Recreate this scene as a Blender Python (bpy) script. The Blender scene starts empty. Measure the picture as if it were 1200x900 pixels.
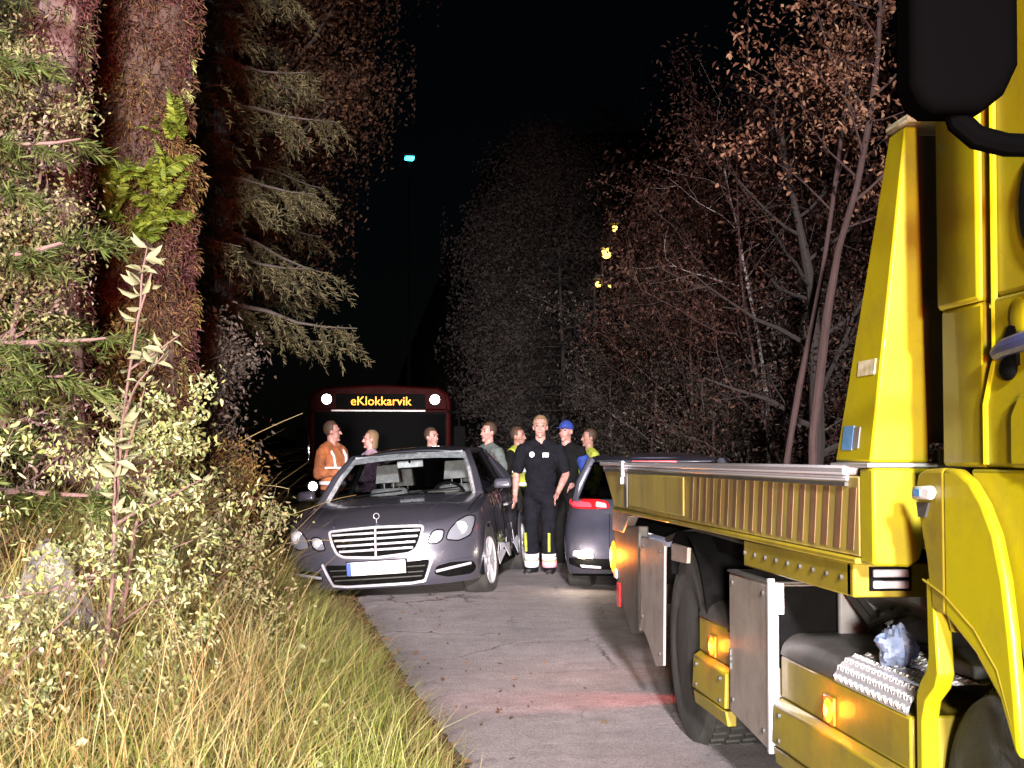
import bpy, bmesh, math, random
import numpy as np
from mathutils import Vector, Matrix, Euler, noise
rad = math.radians
S = bpy.context.scene
COL = S.collection
PI = math.pi
random.seed(7)

# ------------------------------------------------------------------ camera
cam_d = bpy.data.cameras.new("camera")
cam_d.sensor_width = 36.0
cam_d.lens = 54.0
cam_d.clip_start = 0.05
cam_d.clip_end = 2000.0
cam = bpy.data.objects.new("camera", cam_d)
COL.objects.link(cam)
cam.location = (0, 0, 1.38)
cam.rotation_euler = (rad(90 + 2.7), 0, rad(-5.4))
S.camera = cam

# ------------------------------------------------------------------ night sky and moon
W = bpy.data.worlds.new("World")
S.world = W
W.use_nodes = True
nt = W.node_tree
sky = nt.nodes.new("ShaderNodeTexSky")
sky.sky_type = 'NISHITA'
sky.sun_disc = False
sky.sun_elevation = rad(24)
sky.sun_rotation = rad(200)
bg = nt.nodes["Background"]
nt.links.new(sky.outputs[0], bg.inputs[0])
bg.inputs[1].default_value = 0.00022
moon_d = bpy.data.lights.new("moon", 'SUN')
moon_d.energy = 0.004
moon_d.angle = rad(0.5)
moon_d.color = (0.8, 0.88, 1.0)
moon = bpy.data.objects.new("moon", moon_d)
COL.objects.link(moon)
moon.rotation_euler = (rad(66), 0, rad(-20))

# lamps of the recovery vehicles standing behind the photographer
def spot(name, loc, target, watts, color, angle, blend=0.6, size=0.12):
    d = bpy.data.lights.new(name, 'SPOT')
    d.energy = watts
    d.color = color
    d.spot_size = rad(angle)
    d.spot_blend = blend
    d.shadow_soft_size = size
    o = bpy.data.objects.new(name, d)
    COL.objects.link(o)
    o.location = loc
    o.rotation_euler = (Vector(target) - Vector(loc)).to_track_quat('-Z', 'Y').to_euler()
    return o
spot("work_light", (-1.6, -22.0, 8.2), (0.4, 13, -0.9), 150000, (1.0, 0.92, 0.94), 36, 1.0, 0.7)
spot("head_lamp", (-0.7, -5.5, 1.5), (-1.9, 7, 0.7), 36000, (1.0, 0.98, 0.88), 46, 1.0, 0.3)
spot("tail_lamp", (-0.2, -2.6, 1.0), (-1.9, 9, 3.4), 5000, (1.0, 0.12, 0.06), 60, 1.0, 0.3)

S.view_settings.view_transform = 'Standard'
S.view_settings.look = 'None'
S.view_settings.exposure = 0.0
S.view_settings.gamma = 1.0
S.view_settings.use_curve_mapping = False
S.render.film_transparent = False
try:
    S.cycles.max_bounces = 6
    S.cycles.transparent_max_bounces = 12
    S.cycles.caustics_reflective = False
    S.cycles.caustics_refractive = False
    S.cycles.use_denoising = True
except Exception:
    pass

# ------------------------------------------------------------------ helpers
def setp(o, label=None, cat=None, group=None, kind=None):
    if label: o['label'] = label
    if cat: o['category'] = cat
    if group: o['group'] = group
    if kind: o['kind'] = kind
    return o

def thing(name, label, cat, loc=(0, 0, 0), rot=(0, 0, 0), group=None):
    o = bpy.data.objects.new(name, None)
    COL.objects.link(o)
    o.empty_display_size = 0.2
    o.location = loc
    o.rotation_euler = rot
    return setp(o, label, cat, group)

def link_obj(name, me, parent=None):
    o = bpy.data.objects.new(name, me)
    COL.objects.link(o)
    if parent is not None:
        o.parent = parent
    return o

class MB:
    """collects shapes, links them as one mesh object"""
    def __init__(s, off=(0, 0, 0)):
        s.v = []; s.f = []; s.off = Vector(off)
    def add(s, vs, fs):
        b = len(s.v)
        s.v.extend([Vector(v) - s.off for v in vs])
        s.f.extend([tuple(b + i for i in f) for f in fs])
        return s
    def box(s, x0, x1, y0, y1, z0, z1):
        vs = [(x0, y0, z0), (x1, y0, z0), (x1, y1, z0), (x0, y1, z0), (x0, y0, z1), (x1, y0, z1), (x1, y1, z1), (x0, y1, z1)]
        return s.add(vs, [(0, 3, 2, 1), (4, 5, 6, 7), (0, 1, 5, 4), (1, 2, 6, 5), (2, 3, 7, 6), (3, 0, 4, 7)])
    def hexa(s, b, t):
        return s.add(list(b) + list(t), [(0, 3, 2, 1), (4, 5, 6, 7), (0, 1, 5, 4), (1, 2, 6, 5), (2, 3, 7, 6), (3, 0, 4, 7)])
    def prism(s, poly, axis, a, b):
        """poly of 2-d points extruded along axis from a to b. axis x: (y,z); y: (x,z); z: (x,y)"""
        n = len(poly)
        def p(q, h):
            return {'x': (h, q[0], q[1]), 'y': (q[0], h, q[1]), 'z': (q[0], q[1], h)}[axis]
        vs = [p(q, a) for q in poly] + [p(q, b) for q in poly]
        fs = [tuple(range(n))[::-1], tuple(range(n, 2 * n))]
        fs += [(i, (i + 1) % n, n + (i + 1) % n, n + i) for i in range(n)]
        return s.add(vs, fs)
    def tube(s, pts, radii, n=8, caps=True):
        pts = [Vector(p) for p in pts]
        if not isinstance(radii, (list, tuple)):
            radii = [radii] * len(pts)
        vs = []; fs = []
        ref = None
        for i, p in enumerate(pts):
            d = (pts[min(i + 1, len(pts) - 1)] - pts[max(i - 1, 0)])
            if d.length < 1e-9: d = Vector((0, 0, 1))
            d.normalize()
            if ref is None:
                ref = Vector((1, 0, 0)) if abs(d.x) < 0.8 else Vector((0, 1, 0))
            a = (ref - d * ref.dot(d)).normalized(); ref = a
            b = d.cross(a)
            for k in range(n):
                t = 2 * PI * k / n
                vs.append(p + (a * math.cos(t) + b * math.sin(t)) * radii[i])
        for i in range(len(pts) - 1):
            for k in range(n):
                fs.append((i * n + k, i * n + (k + 1) % n, (i + 1) * n + (k + 1) % n, (i + 1) * n + k))
        if caps:
            fs.append(tuple(range(n))[::-1]); fs.append(tuple((len(pts) - 1) * n + k for k in range(n)))
        return s.add(vs, fs)
    def cyl(s, p0, p1, r0, r1=None, n=24):
        return s.tube([p0, p1], [r0, r0 if r1 is None else r1], n)
    def lathe(s, prof, axis_o, axis='x', n=40):
        """prof: (h, r) along the axis"""
        vs = []; fs = []
        o = Vector(axis_o)
        for h, r in prof:
            for k in range(n):
                t = 2 * PI * k / n
                c, q = r * math.cos(t), r * math.sin(t)
                vs.append(o + Vector({'x': (h, c, q), 'y': (c, h, q), 'z': (c, q, h)}[axis]))
        m = len(prof)
        for i in range(m - 1):
            for k in range(n):
                fs.append((i * n + k, i * n + (k + 1) % n, (i + 1) * n + (k + 1) % n, (i + 1) * n + k))
        fs.append(tuple(range(n))[::-1]); fs.append(tuple((m - 1) * n + k for k in range(n)))
        return s.add(vs, fs)
    def ell(s, c, r, nu=16, nv=10, M=None):
        vs = []; fs = []
        c = Vector(c)
        if not isinstance(r, (list, tuple)): r = (r, r, r)
        for i in range(nv + 1):
            ph = PI * i / nv
            for k in range(nu):
                t = 2 * PI * k / nu
                q = Vector((r[0] * math.sin(ph) * math.cos(t), r[1] * math.sin(ph) * math.sin(t), r[2] * math.cos(ph)))
                if M: q = M @ q
                vs.append(c + q)
        for i in range(nv):
            for k in range(nu):
                fs.append((i * nu + k, (i + 1) * nu + k, (i + 1) * nu + (k + 1) % nu, i * nu + (k + 1) % nu))
        return s.add(vs, fs)
    def cap(s, p0, p1, r0, r1=None, n=12):
        """tapered capsule"""
        r1 = r0 if r1 is None else r1
        p0 = Vector(p0); p1 = Vector(p1)
        d = (p1 - p0)
        L = d.length
        d = d.normalized() if L > 1e-9 else Vector((0, 0, 1))
        pts = []; rr = []
        for t in (-0.98, -0.8, -0.5, 0):
            pts.append(p0 + d * r0 * t); rr.append(r0 * math.sqrt(max(0.02, 1 - t * t)))
        for t in (0, 0.5, 0.8, 0.98):
            pts.append(p1 + d * r1 * t); rr.append(r1 * math.sqrt(max(0.02, 1 - t * t)))
        return s.tube(pts, rr, n)
    def grid(s, fn, nu, nv, keep=None):
        vs = [fn(i / nu, j / nv) for j in range(nv + 1) for i in range(nu + 1)]
        fs = []
        for j in range(nv):
            for i in range(nu):
                q = (j * (nu + 1) + i, j * (nu + 1) + i + 1, (j + 1) * (nu + 1) + i + 1, (j + 1) * (nu + 1) + i)
                if keep is None or keep((i + .5) / nu, (j + .5) / nv): fs.append(q)
        return s.add(vs, fs)
    def mesh(s, name, mat, smooth=True, angle=35):
        me = bpy.data.meshes.new(name)
        me.from_pydata([tuple(v) for v in s.v], [], s.f)
        if mat is not None: me.materials.append(mat)
        bm = bmesh.new(); bm.from_mesh(me)
        bmesh.ops.remove_doubles(bm, verts=bm.verts, dist=1e-5)
        bmesh.ops.recalc_face_normals(bm, faces=bm.faces)
        bm.to_mesh(me); bm.free()
        if smooth:
            me.polygons.foreach_set('use_smooth', [True] * len(me.polygons))
            me.set_sharp_from_angle(angle=rad(angle))
        me.update()
        return me
    def build(s, name, mat, parent=None, bevel=0, seg=2, smooth=True, angle=35, solid=0, remesh=0, smoothit=0, label=None):
        o = link_obj(name, s.mesh(name, mat, smooth, angle), parent)
        if label: o['label'] = label
        if remesh:
            m = o.modifiers.new("remesh", 'REMESH'); m.mode = 'VOXEL'; m.voxel_size = remesh; m.use_smooth_shade = True
            if smoothit:
                q = o.modifiers.new("smooth", 'SMOOTH'); q.iterations = smoothit; q.factor = 0.5
        if solid:
            m = o.modifiers.new("solid", 'SOLIDIFY'); m.thickness = solid; m.offset = -1
        if bevel:
            m = o.modifiers.new("bevel", 'BEVEL'); m.width = bevel; m.segments = seg; m.limit_method = 'ANGLE'; m.angle_limit = rad(40)
        return o

def np_mesh(name, V, F, mat, parent=None, smooth=False, kind=None):
    """V (N,3) floats, F (M,k) ints, all faces the same size"""
    V = np.asarray(V, np.float32); F = np.asarray(F, np.int32)
    me = bpy.data.meshes.new(name)
    me.vertices.add(len(V)); me.vertices.foreach_set('co', V.ravel())
    k = F.shape[1]
    me.loops.add(F.size); me.loops.foreach_set('vertex_index', F.ravel())
    me.polygons.add(len(F))
    me.polygons.foreach_set('loop_start', np.arange(0, F.size, k, dtype=np.int32))
    try: me.polygons.foreach_set('loop_total', np.full(len(F), k, np.int32))
    except Exception: pass
    if smooth: me.polygons.foreach_set('use_smooth', np.ones(len(F), bool))
    me.update(calc_edges=True)
    me.validate()
    if mat is not None: me.materials.append(mat)
    o = link_obj(name, me, parent)
    if kind: o['kind'] = kind
    return o

# ------------------------------------------------------------------ materials
def mat(name, col, rough=0.6, metal=0.0, col2=None, nscale=8.0, namt=1.0, bump=0.0, bscale=40.0, emit=0.0, ecol=None,
        coat=0.0, island=None, trans=0.0, glass=0.0, spec=0.5, stretch=None, ndet=6.0, dirt=None, alpha=None, flake=False):
    m = bpy.data.materials.new(name)
    m.use_nodes = True
    t = m.node_tree; N = t.nodes; L = t.links
    b = N["Principled BSDF"]
    b.inputs['Base Color'].default_value = (*col, 1)
    b.inputs['Roughness'].default_value = rough
    b.inputs['Metallic'].default_value = metal
    b.inputs['Specular IOR Level'].default_value = spec
    b.inputs['Coat Weight'].default_value = coat
    b.inputs['Coat Roughness'].default_value = 0.06
    b.inputs['Transmission Weight'].default_value = glass
    if alpha is not None: b.inputs['Alpha'].default_value = alpha
    if emit:
        b.inputs['Emission Color'].default_value = (*(ecol or col), 1)
        b.inputs['Emission Strength'].default_value = emit
    src = None
    tc = None
    if col2 is not None or bump or dirt:
        tc = N.new('ShaderNodeTexCoord')
        co = tc.outputs['Object']
        if stretch:
            mp = N.new('ShaderNodeMapping'); mp.inputs['Scale'].default_value = stretch
            L.new(co, mp.inputs[0]); co = mp.outputs[0]
    if island:
        g = N.new('ShaderNodeNewGeometry')
        r = N.new('ShaderNodeValToRGB')
        r.color_ramp.interpolation = 'LINEAR'
        els = r.color_ramp.elements
        while len(els) < len(island): els.new(0.5)
        for i, c in enumerate(island):
            els[i].position = i / (len(island) - 1); els[i].color = (*c, 1)
        L.new(g.outputs['Random Per Island'], r.inputs[0])
        src = r.outputs[0]
    if col2 is not None:
        n = N.new('ShaderNodeTexNoise'); n.inputs['Scale'].default_value = nscale; n.inputs['Detail'].default_value = ndet
        n.inputs['Roughness'].default_value = 0.65
        L.new(co, n.inputs['Vector'])
        r = N.new('ShaderNodeValToRGB'); r.color_ramp.elements[0].position = 0.35; r.color_ramp.elements[1].position = 0.65
        L.new(n.outputs['Fac'], r.inputs[0])
        mx = N.new('ShaderNodeMix'); mx.data_type = 'RGBA'
        mult = N.new('ShaderNodeMath'); mult.operation = 'MULTIPLY'; mult.inputs[1].default_value = namt
        L.new(r.outputs[0], mult.inputs[0]); L.new(mult.outputs[0], mx.inputs['Factor'])
        if src is not None: L.new(src, mx.inputs['A'])
        else: mx.inputs['A'].default_value = (*col, 1)
        mx.inputs['B'].default_value = (*col2, 1)
        src = mx.outputs['Result']
        rr = N.new('ShaderNodeMapRange'); rr.inputs['To Min'].default_value = max(0.02, rough - 0.08); rr.inputs['To Max'].default_value = min(1, rough + 0.12)
        L.new(n.outputs['Fac'], rr.inputs['Value']); L.new(rr.outputs[0], b.inputs['Roughness'])
    if dirt:
        n = N.new('ShaderNodeTexNoise'); n.inputs['Scale'].default_value = dirt[1]; n.inputs['Detail'].default_value = 9
        n.inputs['Roughness'].default_value = 0.72
        L.new(co, n.inputs['Vector'])
        r = N.new('ShaderNodeValToRGB'); r.color_ramp.elements[0].position = 0.5; r.color_ramp.elements[1].position = 0.78
        L.new(n.outputs['Fac'], r.inputs[0])
        mx = N.new('ShaderNodeMix'); mx.data_type = 'RGBA'
        ml = N.new('ShaderNodeMath'); ml.operation = 'MULTIPLY'; ml.inputs[1].default_value = dirt[2]
        L.new(r.outputs[0], ml.inputs[0]); L.new(ml.outputs[0], mx.inputs['Factor'])
        if src is not None: L.new(src, mx.inputs['A'])
        else: mx.inputs['A'].default_value = (*col, 1)
        mx.inputs['B'].default_value = (*dirt[0], 1)
        src = mx.outputs['Result']
    if src is not None: L.new(src, b.inputs['Base Color'])
    if bump:
        n = N.new('ShaderNodeTexNoise'); n.inputs['Scale'].default_value = bscale; n.inputs['Detail'].default_value = 8
        L.new(co, n.inputs['Vector'])
        bp = N.new('ShaderNodeBump'); bp.inputs['Strength'].default_value = bump; bp.inputs['Distance'].default_value = 0.02
        L.new(n.outputs['Fac'], bp.inputs['Height']); L.new(bp.outputs[0], b.inputs['Normal'])
    if trans:
        tr = N.new('ShaderNodeBsdfTranslucent'); ms = N.new('ShaderNodeMixShader'); ms.inputs[0].default_value = trans
        if src is not None: L.new(src, tr.inputs[0])
        else: tr.inputs[0].default_value = (*col, 1)
        L.new(b.outputs[0], ms.inputs[1]); L.new(tr.outputs[0], ms.inputs[2])
        L.new(ms.outputs[0], N['Material Output'].inputs[0])
    return m

def glassmat(name, tint=(0.6, 0.65, 0.65), rough=0.02, refl=0.12):
    """window glass: lets light straight through, mirrors a little"""
    m = bpy.data.materials.new(name); m.use_nodes = True
    t = m.node_tree; N = t.nodes; L = t.links
    N.remove(N["Principled BSDF"])
    a = N.new('ShaderNodeBsdfTransparent'); a.inputs[0].default_value = (*tint, 1)
    g = N.new('ShaderNodeBsdfGlossy'); g.inputs['Roughness'].default_value = rough
    fr = N.new('ShaderNodeLayerWeight'); fr.inputs[0].default_value = 0.5
    pw = N.new('ShaderNodeMath'); pw.operation = 'POWER'; pw.inputs[1].default_value = 4.0
    L.new(fr.outputs['Facing'], pw.inputs[0])
    ad = N.new('ShaderNodeMath'); ad.operation = 'MULTIPLY_ADD'; ad.inputs[1].default_value = 0.7; ad.inputs[2].default_value = refl * 0.35
    L.new(pw.outputs[0], ad.inputs[0])
    mx = N.new('ShaderNodeMixShader')
    L.new(ad.outputs[0], mx.inputs[0]); L.new(a.outputs[0], mx.inputs[1]); L.new(g.outputs[0], mx.inputs[2])
    L.new(mx.outputs[0], N['Material Output'].inputs[0])
    return m

YEL = (0.345, 0.30, 0.003)
M = dict(
    yellow=mat('yellow_paint', YEL, 0.38, col2=(0.28, 0.225, 0.005), nscale=2.5, namt=0.5, coat=0.06, spec=.3, dirt=((0.16, 0.10, 0.03), 3.5, 0.55), bump=0.02, bscale=90),
    yellow_shaded=mat('shaded_worn_yellow_paint', (0.27, 0.21, 0.010), 0.48, spec=.3, col2=(0.17, 0.13, 0.014), nscale=3.0, namt=0.7, coat=0.1, dirt=((0.10, 0.065, 0.025), 5.0, 0.8), bump=0.04, bscale=60),  # base darkened for side faces that get less light; dirt noise is wear
    bedside=mat('grimy_yellow_rail_paint', (0.36, 0.28, 0.05), 0.5, spec=.3, col2=(0.21, 0.165, 0.06), nscale=4.0, namt=0.9, dirt=((0.07, 0.05, 0.03), 6.0, 0.9), stretch=(1, 2.5, .5), bump=0.05, bscale=50),
    stripe=mat('faded_red_stripe', (0.19, 0.105, 0.045), 0.5, col2=(0.12, 0.062, 0.032), nscale=8, dirt=((0.16, 0.10, 0.04), 7, 0.6)),
    chrome=mat('chrome', (0.62, 0.61, 0.66), 0.25, 0.45),
    satin=mat('satin_metal', (0.55, 0.55, 0.56), 0.38, 0.5, col2=(0.4, 0.39, 0.38), nscale=5, bump=0.03, bscale=80),
    steel=mat('scuffed_stainless_steel', (0.36, 0.31, 0.28), 0.42, 0.4, col2=(0.24, 0.20, 0.17), nscale=4, namt=0.9, dirt=((0.10, 0.08, 0.06), 7, 0.7), bump=0.05, bscale=30),
    dark=mat('black_plastic', (0.003, 0.003, 0.0032), 0.8, col2=(0.005, 0.005, 0.005), nscale=10, spec=0.03),
    rubber=mat('black_rubber', (0.018, 0.018, 0.018), 0.75, col2=(0.035, 0.033, 0.03), nscale=9, bump=0.2, bscale=60),
    grey=mat('grey_painted_steel', (0.22, 0.22, 0.23), 0.5, col2=(0.16, 0.155, 0.15), nscale=6, dirt=((0.07, 0.06, 0.05), 8, 0.6)),
    dgrey=mat('dark_grey_steel', (0.06, 0.058, 0.055), 0.55, col2=(0.035, 0.033, 0.03), nscale=6, dirt=((0.09, 0.07, 0.05), 8, 0.6)),
    white=mat('white_plastic', (0.75, 0.75, 0.75), 0.4, col2=(0.65, 0.65, 0.64), nscale=6),
    blue=mat('slate_blue_plastic', (0.05, 0.06, 0.16), 0.35),
    orange=mat('lit_amber_lens', (1.0, 0.30, 0.02), 0.3, emit=3.2, ecol=(1.0, 0.20, 0.004)),
    orange_hot=mat('lit_amber_bulb', (1.0, 0.6, 0.15), 0.3, emit=9.0, ecol=(1.0, 0.42, 0.03)),
    amber_off=mat('amber_lens', (0.6, 0.16, 0.01), 0.25, coat=0.5),
    red=mat('red_lens', (0.45, 0.01, 0.012), 0.2, coat=0.5),
    red_on=mat('lit_red_lens', (1, 0.05, 0.06), 0.3, emit=2.5, ecol=(1.0, 0.02, 0.05)),
    lamp=mat('lit_white_lamp', (1, 1, 1), 0.3, emit=40.0, ecol=(1.0, 0.95, 0.86)),
    lamp_warm=mat('lit_warm_lamp', (1, .9, .7), 0.3, emit=30.0, ecol=(1.0, 0.80, 0.5)),
    lamp_sodium=mat('lit_sodium_lamp', (1, .7, .2), 0.3, emit=5.0, ecol=(1.0, 0.58, 0.10)),
    lens=glassmat('clear_lens', (0.85, 0.87, 0.9), 0.03),
    glass=glassmat('window_glass', (0.78, 0.82, 0.82), 0.01),
    tint=glassmat('tinted_glass', (0.12, 0.12, 0.13), 0.02),
    carpaint=mat('dark_grey_metallic_paint', (0.068, 0.066, 0.088), 0.27, 0.3, col2=(0.056, 0.055, 0.072), nscale=3, namt=0.5, coat=0.8, dirt=((0.05, 0.045, 0.045), 6, 0.25)),
    suvpaint=mat('blue_grey_metallic_paint', (0.046, 0.046, 0.062), 0.3, 0.3, coat=0.8, col2=(0.06, 0.06, 0.09), nscale=3, spec=.3),
    silver=mat('silver_plastic', (0.5, 0.49, 0.54), 0.3, 0.25),
    seat=mat('grey_seat_leather', (0.16, 0.16, 0.165), 0.6, col2=(0.07, 0.07, 0.075), nscale=9, bump=0.06, bscale=60),
    liner=mat('pale_headliner_cloth', (0.40, 0.405, 0.43), 0.9, col2=(0.19, 0.195, 0.215), nscale=20),
    plate=mat('blank_number_plate', (0.72, 0.71, 0.68), 0.4, col2=(0.62, 0.6, 0.6), nscale=30),
    plateblue=mat('plate_blue_band', (0.03, 0.07, 0.28), 0.4),
    busred=mat('red_bus_paint', (0.024, 0.0013, 0.0018), 0.6, spec=0.05, col2=(0.016, 0.001, 0.001), nscale=3),
    amberled=mat('amber_led_text', (1, .4, 0), 0.5, emit=2.6, ecol=(1.0, 0.30, 0.0)),
    skin=mat('skin', (0.50, 0.27, 0.235), 0.55, col2=(0.30, 0.14, 0.12), nscale=20, bump=0.03),
    skin2=mat('tanned_skin', (0.38, 0.20, 0.16), 0.55, col2=(0.21, 0.10, 0.075), nscale=20, bump=0.03),
    navy=mat('black_navy_cloth', (0.0036, 0.0037, 0.0062), 0.9, spec=0.15, col2=(0.0075, 0.0078, 0.012), nscale=14, bump=0.25, bscale=22),
    black=mat('black_cloth', (0.0035, 0.0033, 0.0035), 0.9, spec=0.15, col2=(0.007, 0.0065, 0.007), nscale=14, bump=0.25, bscale=22),
    hivis=mat('yellow_hi_vis_cloth', (0.46, 0.52, 0.05), 0.8, col2=(0.22, 0.25, 0.04), nscale=12, bump=0.25, bscale=22),
    hiorange=mat('orange_hi_vis_cloth', (0.46, 0.15, 0.05), 0.8, col2=(0.20, 0.07, 0.03), nscale=12, bump=0.25, bscale=22),
    pink=mat('lavender_pink_cloth', (0.56, 0.37, 0.50), 0.85, col2=(0.32, 0.21, 0.29), nscale=12, bump=0.3, bscale=16),
    tee=mat('grey_green_cloth', (0.13, 0.155, 0.15), 0.85, col2=(0.06, 0.075, 0.075), nscale=12, bump=0.3, bscale=16),
    bluecloth=mat('bright_blue_cloth', (0.018, 0.055, 0.33), 0.8, col2=(0.010, 0.026, 0.15), nscale=12, bump=0.25, bscale=18),
    reflect=mat('white_reflective_tape', (0.85, 0.82, 0.85), 0.35, col2=(0.75, 0.72, 0.75), nscale=30),
    pinkref=mat('pink_reflective_tape', (0.85, 0.35, 0.42), 0.35),
    hair=mat('brown_hair', (0.04, 0.022, 0.014), 0.6, col2=(0.07, 0.04, 0.025), nscale=40, bump=0.4, bscale=80),
    hair2=mat('fair_hair', (0.22, 0.14, 0.07), 0.6, col2=(0.14, 0.09, 0.05), nscale=40, bump=0.4, bscale=80),
    shoe=mat('black_leather', (0.015, 0.014, 0.014), 0.5),
    eye=mat('eye', (0.02, 0.018, 0.015), 0.2),
    lip=mat('lip', (0.33, 0.12, 0.11), 0.5),
    mirrorblack=mat('dull_black_mirror_shell', (0.0012, 0.0012, 0.0013), 0.9, spec=0.0),
    bowl=mat('grey_lamp_bowl', (0.30, 0.30, 0.33), 0.3, 0.3),
    sticker=mat('pale_sticker', (0.6, 0.58, 0.42), 0.5, col2=(0.35, 0.3, 0.15), nscale=25),
    bluesticker=mat('blue_sticker', (0.07, 0.20, 0.42), 0.5, col2=(0.12, 0.28, 0.5), nscale=20),
)
# ------------------------------------------------------------------ ground and road
def edge(y): return 0.865 - 0.0705 * y - 0.00012 * np.maximum(0, y - 20) ** 2 * 8
ROADW = 4.5
def zr(y):
    return np.interp(y, [-30, 9, 14, 18, 27, 60, 400], [0, 0, .07, .07, -.2, -.4, -.4])
def sst(a, b, x):
    t = np.clip((x - a) / (b - a), 0, 1); return t * t * (3 - 2 * t)
def vnoise(x, y, sc, seed=0):
    """cheap smooth noise from sines"""
    r = np.random.RandomState(seed); o = np.zeros_like(np.asarray(x, float))
    for k in range(6):
        a = r.uniform(0, 2 * PI); f = sc * r.uniform(.6, 2.2)
        o = o + np.sin((x * math.cos(a) + y * math.sin(a)) * f + r.uniform(0, 6.28)) / 6
    return o
def ground_z(x, y):
    x = np.asarray(x, float); y = np.asarray(y, float)
    e = edge(y); u = e - x; v = x - (e + ROADW); base = zr(y)
    amp = np.interp(y, [-30, 1, 3.2, 4.6, 6, 7.5, 10, 11.2, 12.2, 13, 14, 18, 30, 400], [.0, .0, .10, .30, .52, .74, .80, .62, .34, .12, .06, .10, .16, .16])
    uu = np.clip(u - .14, 0, None)
    rise = np.minimum(uu, 1.55) + np.clip(uu - 1.55, 0, 6) * .45
    dip = np.interp(y, [-30, 11.5, 13.5, 18, 60], [0, 0, -.10, -.25, -.3]) * sst(.1, .6, u)
    zl = amp * rise + dip + np.where(u > .1, vnoise(x, y, 4.0, 1) * .05 * sst(.1, .7, u), 0)
    zl = zl + np.clip(u - 3, 0, 25) * .10 * sst(12, 20, y)
    vv = np.clip(v - .2, 0, None)
    zrt = .12 * np.minimum(vv, 12) + vnoise(x, y, 2.0, 2) * .08 * sst(.2, 1, v)
    hill = sst(2, 14, x) * np.clip(y - 34, 0, 120) * .27
    hill2 = np.clip(y - 60, 0, 340) * .02 * sst(6, 30, np.abs(x))
    side = np.where(u > 0, zl, np.where(v > 0, zrt, 0))
    return base + side + hill + hill2 - np.where((u < .06) & (v < .06), .012, 0)

def rng_axis(parts):
    out = []
    for a, b, n in parts: out += list(np.linspace(a, b, n, endpoint=False))
    out.append(parts[-1][1]); return np.array(out)
gx = rng_axis([(-400, -40, 12), (-40, -6, 34), (-6, -2.5, 24), (-2.5, 1.2, 62), (1.2, 6, 24), (6, 40, 34), (40, 400, 12)])
gy = rng_axis([(-60, -5, 10), (-5, 2, 14), (2, 20, 150), (20, 60, 60), (60, 120, 24), (120, 500, 14)])
GX, GY = np.meshgrid(gx, gy)
GZ = ground_z(GX, GY)
nx, ny = len(gx), len(gy)
idx = np.arange(nx * ny).reshape(ny, nx)
F = np.stack([idx[:-1, :-1], idx[:-1, 1:], idx[1:, 1:], idx[1:, :-1]], -1).reshape(-1, 4)
soil = mat('dark_forest_soil', (0.050, 0.032, 0.018), 0.95, col2=(0.10, 0.075, 0.03), nscale=6, bump=0.8, bscale=14)
np_mesh('ground', np.stack([GX, GY, GZ], -1).reshape(-1, 3), F, soil, smooth=True, kind='structure')

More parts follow.
